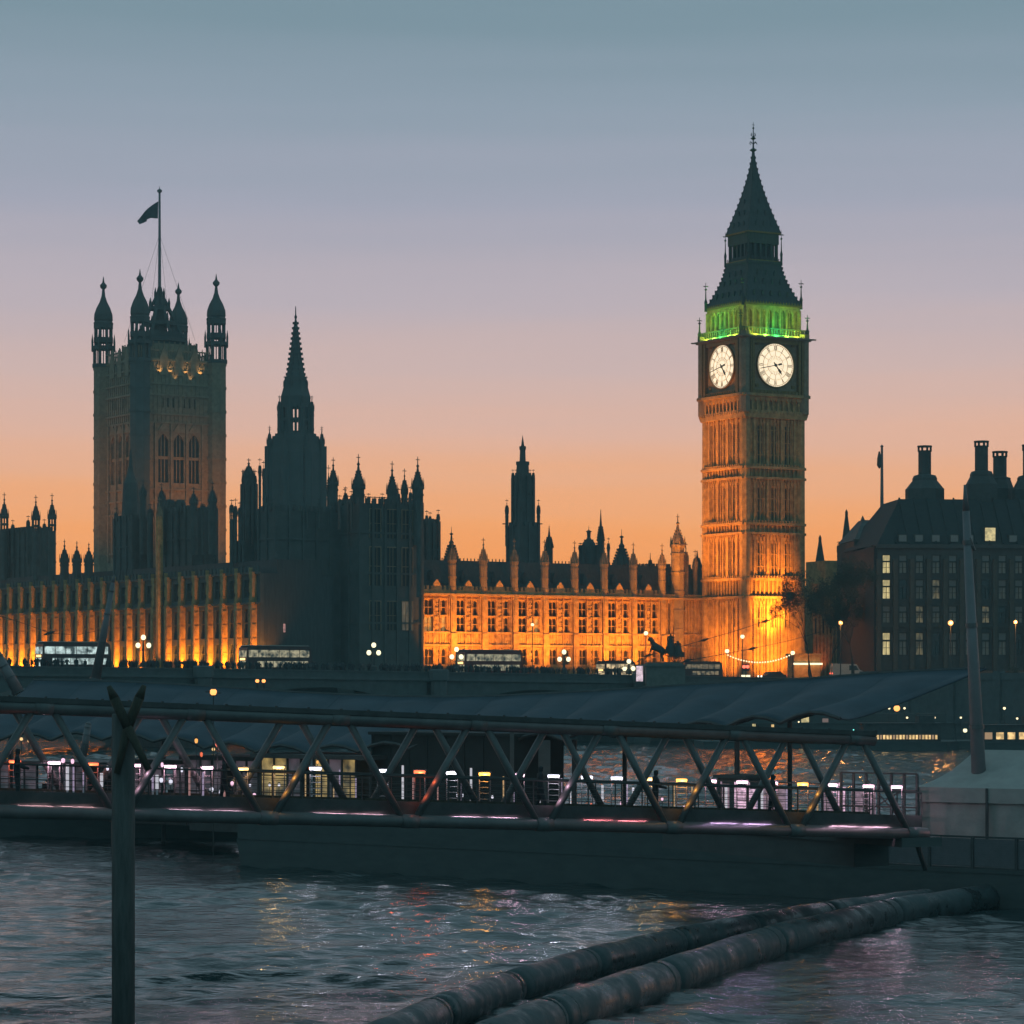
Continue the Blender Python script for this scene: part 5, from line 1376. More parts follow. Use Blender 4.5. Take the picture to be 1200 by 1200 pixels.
# dark bushes / plants at the bridge's left, bunting cables
s = thing('overhead_cable', 'thin dark cable with lumpy fittings slanting up across the clock tower foot', 'cable', (X(700, 440), 440, Z(797, 440)))
def cable(s, pts_px, d0, d1, lumps, r=.045):
    m = MB(); o = Vector(s.location); pts = []
    for i, (px, py) in enumerate(pts_px): d = d0+(d1-d0)*i/(len(pts_px)-1); pts.append(P(px, py, d)-o)
    m.path(pts, r, 4); obj('wire', m, M['iron'], s)
    for px, py, d in lumps:
        g = MB(); c = P(px, py, d)-o; a = Vector((.75, 0, .22)); g.tube(c-a, c, .06, 6, .26); g.tube(c, c+a, .26, 6, .06); obj('insulator', g, M['iron'], s)
cable(s, [(655, 797), (700, 790), (740, 779), (762, 768), (800, 757), (825, 750), (860, 740), (897, 728), (936, 713)], 432, 452, [(760, 768, 440), (825, 750, 444), (897, 728, 448)])
s = thing('overhead_cable', 'lower thin dark cable with two lumpy fittings running right from the statue plinth', 'cable', (X(800, 440), 440, Z(775, 440)))
cable(s, [(795, 777), (806, 774), (840, 768), (882, 760), (928, 750), (960, 741)], 440, 452, [(806, 774, 441), (882, 760, 446)])
s = thing('overhead_cable', 'faint thin dark cable sagging across the amber buttresses at the left edge', 'cable', (X(0, 380), 380, Z(720, 380)))
cable(s, [(-20, 716), (20, 728), (60, 742), (90, 744), (120, 738)], 372, 378, [(58, 742, 375)], .035)
# ================================================================== foreground: pier pontoon, gangway, canopy
PA = Vector((20.3, 117, 0)); PD = Vector((-.778, .628, 0)); PN = Vector((.628, .778, 0))      # near edge of the pontoon, running left and away
PANG = math.degrees(math.atan2(-PD.y, -PD.x))
def on_pont(px, back=0):
    o = PA+PN*back; p = (px-600)/F; t = (o.x-p*o.y)/(.778+.628*p); return o+PD*t, t
# pontoon: local x runs from its left end (285) to the right
q285, t285 = on_pont(284)
pon = thing('pontoon', 'long black floating pontoon hull lying under the gangway and the tent', 'pontoon', (q285.x, q285.y, 0), PANG)
m = MB(); L = t285+14
m.prism([(0, -.4), (L, -.4), (L, 1.35), (-.4, 1.35)], 0, 14); LB = t285-on_pont(1036)[1]; m.box(-.3, LB, -.03, .25, 1.5, 2.75)
m.box(-.3, L, -.03, 14, 1.35, 1.5)
obj('hull', m, M['hull'], pon)
for i in range(0):
    g = MB(); x = 2+i*5.2
    for k in range(10):
        a, b = 2*math.pi*k/10, 2*math.pi*(k+1)/10; g.tube((x+.38*math.cos(a), -.5, .75+.38*math.sin(a)), (x+.38*math.cos(b), -.5, .75+.38*math.sin(b)), .14, 6)
    obj('fender', g, M['rubber'], pon)
# second float, beyond the left end
fp = thing('pontoon', 'smaller dark floating pontoon further back at the left edge under the gangway', 'pontoon', (X(-60, 172), 172, 0), -8)
m = MB(); m.prism([(0, -.4), (22, -.4), (22, 1.2), (0, 1.2)], 0, 9); m.box(0, 22, -.12, 9, 1.2, 1.38); obj('hull', m, M['hull'], fp)

# gangway (two warren trusses of tube, sloping down to the right)
gx, gy = -550/F*90, 90.0
GD = Vector((168.6/F*90, 2.23, 0)); GL = GD.length; gd = GD.normalized(); gp = Vector((-gd.y, gd.x, 0)); GW = 4.0
ZT = lambda t: 8.24-.203*t
ZB = lambda t: 5.03-.212*t
gw = thing('gangway', 'long grey tubular steel truss gangway with zigzag bracing crossing the whole picture', 'gangway', (gx, gy, 0), math.degrees(math.atan2(gd.y, gd.x)))
def gl_(t, z, off=0): return Vector((t*GL, off, z))                # local coordinates along the gangway
T0, T1, TT = -1.6, 6.62, 6.16
for off in (0, GW):
    m = MB(); m.tube(gl_(T0, ZT(T0), off), gl_(TT, ZT(TT), off), .22, 14); 
    for t in range(-1, 7): m.tube(gl_(t-.06, ZT(t-.06), off), gl_(t+.06, ZT(t+.06), off), .24, 14)
    obj('top_chord', m, M['steel'], gw, True)
    m = MB(); m.tube(gl_(T0, ZB(T0), off), gl_(T1, ZB(T1), off), .21, 14)
    for t in range(-2, 7): m.tube(gl_(t+.44, ZB(t+.44), off), gl_(t+.56, ZB(t+.56), off), .235, 14)
    obj('bottom_chord', m, M['steel'], gw, True)
    for i in range(-1, 7):
        for s_ in (-1, 1):
            tb = i+.5*s_
            if tb > T1 or tb < T0: continue
            m = MB(); m.tube(gl_(tb-.04*s_, ZB(tb), off), gl_(i+.07*s_, ZT(i)-.1, off), .122, 12); obj('brace', m, M['steel'], gw, True)
for dy in (-.35, GW+.35):                           # top service trays with clips
    m = MB(); m.beam(gl_(T0, ZT(T0)+.22, dy+(.25 if dy < 0 else -.25)), gl_(TT, ZT(TT)+.22, dy+(.25 if dy < 0 else -.25)), .22, .16)
    for i in range(40): t = T0+(TT-T0)*i/39+.03*math.sin(i*5); c = gl_(t, ZT(t)+.31, dy+(.25 if dy < 0 else -.25)); m.box(c.x-.03, c.x+.03, c.y-.04, c.y+.04, c.z-.05, c.z+.03)
    obj('cable_tray', m, M['steel2'], gw)
for i in range(-1, 7):
    m = MB(); m.tube(gl_(i, ZT(i), 0), gl_(i, ZT(i), GW), .1, 8)
    obj('top_tie', m, M['steel'], gw)
m = MB()
for t in np.arange(T0, T1, .25): m.beam(gl_(t, ZB(t)+.02, 0), gl_(t, ZB(t)+.02, GW), .1, .16)
obj('cross_beam', m, M['steel2'], gw)
m = MB(); m.beam(gl_(T0, ZB(T0)+.15, GW/2), gl_(T1, ZB(T1)+.15, GW/2), GW-.5, .1); obj('walkway_floor', m, M['deck'], gw)
for off in (.35, GW-.35):
    m = MB(); m.beam(gl_(T0, ZB(T0)+.42, off), gl_(T1, ZB(T1)+.42, off), .08, .42); obj('kick_plate', m, M['brownwood'] if off > 1 else M['steel2'], gw)
m = MB()
for off in (.35, GW-.35):
    m.tube(gl_(T0, ZB(T0)+1.45, off), gl_(T1, ZB(T1)+1.45, off), .035, 6)
    for z in (.8, 1.0, 1.2): m.tube(gl_(T0, ZB(T0)+z, off), gl_(T1, ZB(T1)+z, off), .012, 3)
    for i in range(40): t = T0+(T1-T0)*i/39; m.tube(gl_(t, ZB(t)+.2, off), gl_(t, ZB(t)+1.45, off), .025, 5)
obj('handrail', m, M['steel2'], gw)
# landing frame at the right end, resting on the pontoon
m = MB()
for off in (0, GW):
    m.tube(gl_(T1-.1, ZB(T1)-.2, off), gl_(T1+.35, 2.2, off+2.6), .10, 8)
m.box(T1*GL-1.2, T1*GL+.5, -.2, 17, ZB(T1)-.45, ZB(T1)-.12); m.box(T1*GL-1.1, T1*GL+.4, 3, 17, 2.3, ZB(T1)-.45)
obj('landing_frame', m, M['hull'], gw)
Mg = Matrix.Translation((gx, gy, 0)) @ Matrix.Rotation(math.atan2(gd.y, gd.x), 4, 'Z')
# one lamp per short interval on the far handrail: housing, glowing tube, frame beneath
cols = [(17,'redt'),(63,'pink'),(108,'redt'),(157,'pink'),(199,'pink'),(242,'pink'),(284,'warm'),(327,'warm'),(370,'white'),(449,'white'),(492,'redt'),(530,'white'),
        (568,'orange'),(608,'pink'),(649,'white'),(688,'white'),(723,'white'),(762,'warm'),(799,'orange'),(833,'pink'),(870,'pink'),(905,'pink'),(941,'orange'),(975,'pink'),(1018,'pink'),(1051,'pink')]
cn = {'redt': 'red', 'pink': 'pinkish white', 'warm': 'yellow', 'white': 'cool white', 'orange': 'orange'}
ordw = ['first','second','third','fourth','fifth','sixth','seventh','eighth','ninth','tenth','eleventh','twelfth','thirteenth','fourteenth','fifteenth','sixteenth','seventeenth','eighteenth','nineteenth','twentieth','twenty-first','twenty-second','twenty-third','twenty-fourth','twenty-fifth','twenty-sixth']
Ls = dict(redt=(1,.14,.04), pink=(1,.6,.8), warm=(1,.6,.2), white=(.85,.85,1), orange=(1,.42,.06))
OFFL = GW-.35
base_l = Vector((gx, gy, 0))+gp*OFFL
for i, (px, c) in enumerate(cols):
    p = (px-600)/F; t = (p*base_l.y-base_l.x)/(GD.x-p*GD.y); z = ZB(t)+1.45
    q = base_l+GD*t; zf = ZB(t)+.2; ang_ = math.degrees(math.atan2(gd.y, gd.x)); sc_ = 1.0
    if px > 290:                                    # from here on the lamps stand on the pontoon's own rail behind the gangway
        yy = HY+(CZ-(ZB(t)+1.47))*F/q.y-3.5; bq, _ = on_pont(px, .5); q = Vector((bq.x, bq.y, 0)); sc_ = bq.y/(base_l+GD*t).y; zf = Z(yy, bq.y)-1.27*sc_; ang_ = PANG+20
    s = thing('handrail_lamp', f'{cn[c]} tube lamp, {ordw[i]} from the left along the gangway handrail', 'lamp', (q.x, q.y, zf), ang_, 'tube lamps along the gangway handrail'); s.scale = (sc_, sc_, sc_)
    hw = .19 if c in ('orange', 'warm', 'redt') else .2
    m = MB()
    for x in (-hw, hw*1.0): m.tube((x, 0, 0 if px < 290 else -1.6), (x, 0, 1.25), .022, 5)
    m.beam((-hw-.12, 0, .12), (hw+.12, 0, .12), .04, .05)
    if i % 3 != 1:
        for zz_ in (.4, .6, .8, 1.0): m.tube((-hw, 0, zz_), (hw, 0, zz_), .014, 4)
    m.box(-hw-.04, hw+.04, -.05, .05, 1.30, 1.34)
    obj('frame', m, M['mast'], s)
    g = MB(); g.tube((-hw, -.02, 1.27), (hw, -.02, 1.27), .055, 8); obj('tube', g, G[c], s)
    e = {'pink': 34, 'white': 26, 'orange': 30, 'redt': 22, 'warm': 24}[c]
    l = point('handrail_light', (q.x, q.y-.12, zf+1.2*sc_), e*(.5 if px < 290 else (.7 if c in ('pink', 'white') else 1.25)), Ls[c], .09)
# unseen lights added to tint the near chord and braces at each node
nodecol = ['redt', 'pink', 'orange', 'redt', 'pink', 'orange', 'orange', 'pink']
for i in range(-1, 7):
    t = i+.5; c = nodecol[i+1]
    if t > T1: continue
    for dt_, dz_ in ((.085, .8), (.16, 1.3)): a = Mg @ gl_(t+dt_, ZB(t)+dz_, -.10); point('chord_fill_light', a, 3.2, Ls[c], .03)
    for dt in (.45, .72):
        a = Mg @ gl_(t+dt, ZB(t+dt)+.34, .16); b = Mg @ gl_(t+dt, ZB(t+dt)-.1, -.02); strip('chord_fill_strip', a, b, .02, 1.1, 7, {-1: (1,.55,.6), 0: Ls['pink'], 1: (1,.6,.75), 2: (1,.62,.85), 3: (1,.25,.3), 4: (.85,.55,1), 5: Ls['pink'], 6: (1,.45,.5)}[i])
# people walking across it
for px, arm, off, lb in ((633, 'down', 2.2, 'dark figure walking on the gangway in front of the bright water, nearest the middle'), (768, 'rail', 2.6, 'dark figure standing on the gangway between two white lamps right of the middle'),
                    (905, 'down', 1.8, 'dark figure walking on the gangway among the pink lamps at the right'), (262, 'down', 2.0, 'dark figure walking on the gangway in front of the lilac kiosk at the left'), (20, 'rail', 2.2, 'dark figure at the far left end of the gangway')):
    bl = Vector((gx, gy, 0))+gp*off; p = (px-600)/F; t = (p*bl.y-bl.x)/(GD.x-p*GD.y); q = bl+GD*t
    o_ = figure('person', None, 0, 0, 0, 1.0, arm, legs='walk' if arm == 'down' else 'stand', sub=2); o_.location = (q.x, q.y, ZB(t)+.2); o_.rotation_euler = (0, 0, R(100)); tag(o_, lb, 'person', 'people on the gangway')

# canopy: taut sail roof in leaning panels, held up on posts
cf = [(-60, 868, 162), (0, 866, 160), (60, 866, 158.6), (120, 866, 157), (180, 868, 155), (240, 876, 153), (300, 880, 151.5), (360, 882, 150), (420, 880, 148), (480, 876, 146.5), (540, 872, 145), (600, 869, 143),
      (660, 866, 141), (720, 862, 139.5), (785, 858, 138), (850, 851, 136), (915, 846, 134), (985, 841, 132)]
cb = [(40, 797, 176), (100, 798, 174), (160, 800, 172.5), (220, 803, 171), (280, 807, 169), (340, 811, 167.5), (400, 814, 166), (460, 816, 164), (520, 817, 162.5), (580, 816, 161), (640, 813, 159), (700, 810, 157),
      (760, 806, 155.5), (820, 802, 154), (885, 799, 152), (955, 795, 150), (1045, 788, 148), (1155, 783, 145)]
cv = thing('canopy', 'long blue-grey fabric canopy of leaning sail panels roofing the pier behind the gangway', 'canopy', tuple(P(*cf[9])*1.0))
o0 = Vector(cv.location)
m = MB(); NU, NV = 8, 12; gv = []; rows_ = 0
for i in range(len(cf)-1):
    for a in range(NU+(1 if i == len(cf)-2 else 0)):
        u = a/NU; row = []
        f0 = P(*cf[i]).lerp(P(*cf[i+1]), u); b0 = P(*cb[i]).lerp(P(*cb[i+1]), u)
        sc_u = math.sin(math.pi*u)
        for b in range(NV+1):
            v = b/NV; p = f0.lerp(b0, v)
            p.z += .34*math.sin(math.pi*u)*math.sin(math.pi*min(1, v*.9+.1)) - .75*math.sin(math.pi*v)*(.55+.0*u) + .28*sc_u*(1-v)
            if i == len(cf)-2: p = p+Vector((-1.9*math.sin(math.pi*v)*u, 0, -.5*math.sin(math.pi*v)*u))
            row.append(p-o0)
        gv.append(row); rows_ += 1
vs = [q for r_ in gv for q in r_]; n = len(vs); vs2 = [(q[0], q[1], q[2]-.05) for q in vs]; W1 = NV+1
fs = []
for i in range(rows_-1):
    for j in range(NV):
        a = i*W1+j; q = (a, a+W1, a+W1+1, a+1); fs.append(q); fs.append(tuple(k+n for k in q[::-1]))
for i in range(rows_-1):
    for j in (0, NV): a = i*W1+j; fs.append((a, a+n, a+W1+n, a+W1))
for j in range(NV):
    for i in (0, rows_-1): a = i*W1+j; fs.append((a, a+1, a+1+n, a+n))
m._a(vs+vs2, fs); obj('membrane', m, M['canvas'], cv, True)
for k in range(len(cf)):
    i = min(k*NU, rows_-1); m = MB(); pts = [q+Vector((0,0,.03)) for q in gv[i]]
    m.path([q+Vector((0,0,-.06)) for q in pts], .05, 5); obj('rib', m, M['canvas'], cv)
m = MB(); m.path([r_[0]+Vector((0,0,-.05)) for r_ in gv[::2]], .09, 5); obj('edge_tube', m, M['steel2'], cv); m = MB(); m.path([r_[-1]+Vector((0,0,.0)) for r_ in gv[::2]], .09, 5); obj('edge_tube', m, M['steel2'], cv)
for k in range(0, len(cf), 3):
    f_ = P(*cf[k]); b_ = P(*cb[k])
    for q in ((f_.lerp(b_, .12), f_.lerp(b_, .7))):
        m = MB(); m.tube(Vector((q.x, q.y, -1.5))-o0, Vector((q.x, q.y, q.z-.35))-o0, .12, 8); obj('support_post', m, M['steel2'], cv)
# masts and struts of the canopy
def mast(label, a, b, r0, r1, name='mast', extra=None):
    s = thing(name, label, 'mast', tuple(a)); m = MB(); d = Vector(b)-Vector(a)
    m.tube((0,0,0), d*.93, r0, 14, r0+(r1-r0)*.88); m.tube(d*.93, d, r0+(r1-r0)*.88, 12, r1*.35)
    obj('spar', m, M['mast'], s, True)
    for f in (0, .35, .62, .84): m = MB(); m.tube(d*f, d*(f+.012), (r0+(r1-r0)*f)*1.1+.02, 12); obj('collar', m, M['steel'], s)
    return s
ma = mast('tall pale tapering mast leaning left behind the tent at the right', Vector((X(1152, 124), 124, 1.5)), P(1130.5, 568, 124), .36, .12)
ms = MB(); bs = Vector(ma.location); ms.path([P(1131, 620, 124)-bs, P(1137, 632, 123.9)-bs, P(1142, 645, 124.05)-bs], .06, 6); ms.tube(P(1134, 640, 124)-bs, P(1140, 640, 124)-bs, .12, 8); obj('fitting', ms, M['steel'], ma)
mast('slender pale spar leaning right in front of the amber buttresses at the left', P(112, 796, 150), P(134, 674, 150), .26, .08)
mast('short grey strut leaning left at the far left edge above the canopy', P(22, 812, 140), P(-6, 762, 140), .28, .2)
mast('grey tapered strut below the canopy at the left, leaning right', P(97, 886, 150), P(104, 846, 150), .2, .16)

# kiosks standing on the pontoons, under the canopy
def kiosk(name, label, px0, px1, top, back, pane_m, ncol, nrow, body='hull', floor=1.5, depth=4.0, cat='kiosk', solid=False):
    a, ta = on_pont(px0, back); b, tb = on_pont(px1, back); wd = (a-b).length
    s = thing(name, label, cat, (a.x, a.y, floor), PANG); h = Z(top, (a.y+b.y)/2)-floor
    if solid:
        m = MB(); m.box(0, wd, 0, depth, 0, h); m.box(-.15, wd+.15, -.15, depth+.15, h, h+.15)
        for i in range(int(wd/1.2)): m.box(i*1.2, i*1.2+.08, -.05, 0, 0, h)
        obj('wall', m, M[body], s); return s
    m = MB(); m.box(-.2, wd+.2, -.6, depth+.2, h-.22, h); m.box(0, wd, depth-.1, depth, 0, h-.22); m.box(0, wd, 0, depth, -.3, .15); obj('roof_and_floor', m, M['steel2'], s)
    m = MB()
    for i in range(ncol+1): x = wd*i/ncol; m.box(x-.05, x+.05, -.06, .06, .15, h-.22)
    for j in range(1, nrow): z = .15+(h-.4)*j/nrow; m.box(0, wd, -.05, .05, z-.03, z+.03)
    obj('frame', m, M['steel2'], s)
    for i in range(ncol):
        if (i*5+1) % 4 == 0 and ncol > 4: continue
        g = MB(); g.box(wd*i/ncol+.06, wd*(i+1)/ncol-.06, .0, .02, .16, h-.24); obj('glass_panel', g, pane_m if i % 3 != 2 else G['winp'], s)
    # shelves and counters inside
    m = MB()
    for i in range(ncol): x = wd*(i+.5)/ncol; m.box(x-.35, x+.35, 1.2, 1.7, 0, 1.0+.3*(i % 3)); m.box(x-.4, x+.4, depth-.5, depth-.2, 1.6, 1.7)
    obj('counter', m, M['deck'], s)
    return s
kiosk('glazed_kiosk', 'pier kiosk with glowing yellow glass panels left of the middle under the canopy', 306, 434, 884, 6, G['winy'], 8, 4)
kiosk('dark_cabin', 'large dark windowless cabin on the pontoon right of the yellow-lit kiosk', 436, 601, 862, 7, None, 6, 3, solid=True, body='roofdark')
kiosk('glazed_kiosk', 'dim lilac-lit glass kiosk just left of the yellow-lit kiosk', 222, 303, 886, 8, G['winp'], 6, 4, floor=1.4)
kiosk('glazed_shelter', 'dim glass waiting shelter with pinkish light right of the mooring pole', 150, 218, 890, 12, G['winp'], 5, 3, floor=1.38)
kiosk('glazed_shelter', 'dim lilac glass shelter at the far left end of the pier', 0, 118, 892, 14, G['winp'], 8, 3, floor=1.38)
kiosk('control_box', 'small dark control box on the pontoon beside the pink lamps at the right', 841, 873, 912, 8, None, 2, 2, solid=True, depth=1.5)
def post_box(px, top, bot, w, d, label, name='equipment_post'):
    s = thing(name, label, 'post', (X(px, d), d, 1.5)); k = d/F; m = MB(); m.box(-w/2*k, w/2*k, 0, w*k, Z(bot, d)-1.5, Z(top, d)-1.5); m.box(-w/2*k-.05, w/2*k+.05, -.05, w*k+.05, Z(bot, d)-1.55, Z(bot, d)-1.45); m.tube((0, w/2*k, 0), (0, w/2*k, Z(bot, d)-1.5), .14, 8)
    obj('box', m, M['hull'], s); return s
post_box(638, 868, 908, 14, 138, 'dark box-headed post standing against the bright water just right of the middle')
post_box(600, 850, 946, 5, 139, 'slim dark post at the right corner of the windowless cabin')
s = thing('glass_screens', 'bright pink-lit glass barrier panels on the pontoon at the right behind the gangway', 'barrier', tuple(on_pont(838, 4)[0]+Vector((0,0,1.5))), PANG)
for i in range(9):
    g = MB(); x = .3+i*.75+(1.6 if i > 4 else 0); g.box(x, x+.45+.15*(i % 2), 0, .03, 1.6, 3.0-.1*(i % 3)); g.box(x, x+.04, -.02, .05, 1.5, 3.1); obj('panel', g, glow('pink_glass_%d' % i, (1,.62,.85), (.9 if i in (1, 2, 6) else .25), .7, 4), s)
m = MB(); m.box(0, 9.2, 0, .05, 1.5, 1.58); m.box(0, 9.2, 0, .05, 3.1, 3.15); m.box(-.3, 9.5, .06, .5, 0, 1.5); obj('rail', m, M['steel2'], s)
for px, tp in ((985, 930), (1000, 925), (1028, 928), (1052, 922), (1066, 922)):
    pass
s = thing('gate_frame', 'dark open steel gate frame with crossed bars beside the tent', 'gate', tuple(on_pont(985, 2)[0]+Vector((0,0,1.5))), PANG)
m = MB(); 
for i in range(7): x = i*.62; m.box(x-.05, x+.05, 0, .1, 0, 3.7)
for z in (1.6, 2.3, 3.0, 3.7): m.box(0, 3.75, 0, .08, z-.035, z+.035)
m.beam((.6, .05, 1.7), (3.0, .05, 3.0), .05, .05); m.beam((3.0, .05, 1.7), (1.2, .05, 3.5), .05, .05); obj('frame', m, M['steel2'], s)

# tent on the right
a, ta = on_pont(1078, 3.0)
tn = thing('tent', 'pale grey fabric tent with a hipped roof standing on the pontoon at the right edge', 'tent', (a.x, a.y, 1.5), PANG+6)
eav = Z(922, a.y)-1.5; rdg = Z(880, a.y)-1.5; TW = 9.5; TDp = 7
m = MB(); n = 40
def wy(x, z): return .05*math.sin(x*2.1+z*1.3)*math.sin(z*1.1)+.03*math.sin(x*5.3-z*2)
vs = []; fs = []
for i in range(n+1):
    for j in range(13): x = TW*i/n; z = (eav-.3)*j/12; vs.append((x, wy(x, z), z))
for i in range(n):
    for j in range(12): q = i*13+j; fs.append((q, q+13, q+14, q+1))
m._a(vs, fs); m.box(0, TW, .12, .16, 0, eav); m.box(0, .04, .1, TDp, 0, eav); m.box(TW-.04, TW, .1, TDp, 0, eav); m.box(0, TW, TDp-.04, TDp, 0, eav)
obj('wall', m, M['tent'], tn, True)
m = MB(); e = .12; vs = []; fs = []; NN = 12
ap0, ap1 = (1.0, TDp/2, rdg), (TW-2.5, TDp/2, rdg)
cor4 = [(-e, -e, eav), (TW+e, -e, eav), (TW+e, TDp+e, eav), (-e, TDp+e, eav)]
def patch(c0, c1, a0, a1):
    vs = []; fs = []
    for i in range(NN+1):
        for j in range(NN+1):
            u, v = i/NN, j/NN; p = Vector(c0).lerp(Vector(c1), u).lerp(Vector(a0).lerp(Vector(a1), u), v); p.z -= .22*math.sin(math.pi*v)*(1-.3*math.sin(math.pi*u)); vs.append(p)
    for i in range(NN):
        for j in range(NN): q = i*(NN+1)+j; fs.append((q, q+NN+1, q+NN+2, q+1))
    m._a(vs, fs)
patch(cor4[0], cor4[1], ap0, ap1); patch(cor4[1], cor4[2], ap1, ap1); patch(cor4[2], cor4[3], ap1, ap0); patch(cor4[3], cor4[0], ap0, ap0)
obj('roof', m, M['tent'], tn, True)
m = MB(); m.box(-e, TW+e, -e-.03, -e, eav-.62, eav); m.box(-e-.03, -e, -e, TDp, eav-.62, eav); obj('valance', m, M['tent'], tn)
m = MB()
for x in (0, 3.1, 6.3, TW): m.box(x-.05, x+.05, -.2, -.1, 0, eav)
obj('pole', m, M['steel2'], tn)
# mesh railing along the pontoon edge
a, ta = on_pont(1040, .1); 
ra = thing('mesh_railing', 'grey mesh-panelled railing along the pontoon edge in front of the tent', 'railing', (a.x, a.y, 1.5), PANG); RLn = 12
m = MB()
for i in range(6): m.box(i*2.0-.06, i*2.0+.06, -.06, .06, -.2, 1.32)
m.box(0, RLn, -.05, .05, 1.25, 1.33); m.box(0, RLn, -.03, .03, .0, .08); obj('frame', m, M['steel2'], ra)
m = MB(); m.box(0, RLn, .0, .02, .1, 1.22)
for i in range(12): m.box(0, RLn, -.02, -.005, .15+i*.09, .18+i*.09)
obj('mesh_panel', m, mat('grey_mesh_fabric', (.17,.16,.17), .8, 0, .1, 3), ra)

# mooring pole with crossed timbers at the left, in the water in front of everything
mp_ = thing('mooring_pole', 'thick black mooring pole in the water with crossed timbers at its head', 'mooring pole', (X(144.5, 76), 76, 0))
m = MB(); m.lathe(0, 0, [(.30, -2), (.30, 4), (.298, Z(838, 76)), (.27, Z(836.5, 76))], 24); obj('pile', m, M['wood'], mp_, True)
for a, b, c, off in (((130, 804), (152, 852), (177, 902), -.42), ((171, 803), (152, 852), (139, 906), -.36)):
    m = MB(); pa, pb, pc = [Vector((X(q[0], 76)-X(144.5, 76), off, Z(q[1], 76))) for q in (a, b, c)]
    m.tube(pa, pa.lerp(pb, .3), .06, 8, .13); m.tube(pa.lerp(pb, .3), pb, .13, 8, .125); m.tube(pb, pc, .125, 8, .08)
    obj('crossed_timber', m, M['brownwood'], mp_, True)
# a second group of grey raking struts between pole and left edge
# floating booms in the foreground
def boom(name, label, pts, r, gapl=True, sub=10):
    pw = []
    for px, py in pts:
        d = F*(CZ-.28)/(py-HY); pw.append(Vector((X(px, d), d, .28)))
    s = thing(name, label, 'floating boom', tuple(pw[0])); o = Vector(pw[0])
    for a, b in zip(pw[:-1], pw[1:]):
        d = (b-a); ln = d.length; e = d.normalized(); sag = Vector((0,0,.0))
        m = MB(); c = [a+e*.18, a+e*.5, b-e*.5, b-e*.18]; rr = [r*.72, r, r, r*.72]
        # rounded-end cylinder with slight wobble
        N_ = 9; prev = None
        stn = [(a+e*.07, r*.7), (a+e*.16, r*.93)]+[(a+e*(.3+(ln-.6)*i/N_)+Vector((0,0,.015*math.sin(i*1.3))), r*(1+.006*math.sin(i*1.7))) for i in range(N_+1)]+[(b-e*.16, r*.93), (b-e*.07, r*.7)]
        m.loft([(p-o, r0) for p, r0 in stn], 22)
        obj('float', m, M['rubber'], s, True)
        m = MB(); m.tube(b-e*.2-o, b+e*.2-o, r*.66, 14); 
        obj('coupling', m, M['hull'], s, True)
        for f in (.08, .92):
            m = MB(); c = a.lerp(b, f)-o; m.tube(c-e*.04, c+e*.04, r*1.02, 20)
            obj('strap', m, M['hull'], s)
    return s
boom('floating_boom', 'nearer thick glistening rubber boom of jointed floats curving up to the right', [(560, 1232), (643, 1195), (778, 1149), (903, 1106), (1043, 1072), (1175, 1052)], .62)
boom('floating_boom', 'further rubber boom of jointed floats lying behind the nearer one', [(430, 1228), (512, 1190), (600, 1158), (690, 1130), (792, 1105), (880, 1088), (970, 1072), (1090, 1056)], .52)

# ================================================================== far bank details at the right, seen under the canopy
def hull_boat(label, px0, px1, d, top, wy0, wy1, nwin, rz=4):
    cx_ = X((px0+px1)/2, d); s = thing('moored_boat', label, 'boat', (cx_, d, 0), rz); ln = (px1-px0)*d/F; h = ln/2
    m = MB()
    hp = [(-h, -2.0), (-h, 2.0), (h*.7, 2.2), (h, 0), (h*.7, -2.2)]
    m.slab(hp, -.3, 1.1); m.slab([(x*1.01, y*1.04) for x, y in hp], 1.1, 1.25); obj('hull', m, M['hull'], s)
    m = MB(); zt = Z(top, d); m.box(-h*.85, h*.6, -1.7, 1.7, 1.2, zt); m.box(-h*.9, h*.66, -1.9, 1.9, zt, zt+.12); m.box(h*.2, h*.5, -1.2, 1.2, zt, zt+1.1); obj('cabin', m, M['steel2'], s)
    z0, z1 = Z(wy1, d), Z(wy0, d)
    for i in range(nwin):
        g = MB(); x = -h*.8+(h*1.35)*i/nwin; g.box(x, x+h*1.35/nwin*.66, -1.73, -1.7, z0, z1); obj('window', g, G['boat'] if i % 4 else glow('dim_boat_window', (1,.6,.3), .35), s)
    return s
hull_boat('long moored boat with a row of warm lit windows left of the mast', 1000, 1125, 388, 848, 861, 866, 22)
hull_boat('dark moored boat with few lit windows behind the tall mast at the right', 1140, 1240, 384, 850, 858, 866, 5)
s = thing('pier_shed', 'dark landing-stage shed with one bright yellow window below the canopy edge', 'shed', (X(955, 415), 415, 0), 4)
m = MB(); a, b = X(860, 415)-X(955, 415), X(1120, 415)-X(955, 415)
m.box(a, b, 0, 6, 0, 3.2); m.box(a, b, -.2, 6.2, 3.2, 3.4); m.box(a+2, b-1, .5, 5, 3.4, Z(836, 415)); obj('deck_and_wall', m, M['hull'], s)
k_ = 415/F
for px, w_, y0, y1, mt in ((944, 9, 837, 847, G['winw']), (928, 9, 839, 843, G['boat']), (968, 7, 842, 847, glow('dim_pink_window', (1,.6,.5), .15)), (883, 4, 848, 853, G['winw']), (905, 3, 849, 853, G['boat']), (1022, 10, 856, 864, G['boat'])):
    g = MB(); x = X(px, 415)-X(955, 415); g.box(x-w_/2*k_, x+w_/2*k_, .38 if y0 < 848 else -.06, .48 if y0 < 848 else -.01, Z(y1, 415), Z(y0, 415)); obj('window', g, mt, s)
pl_i = 0
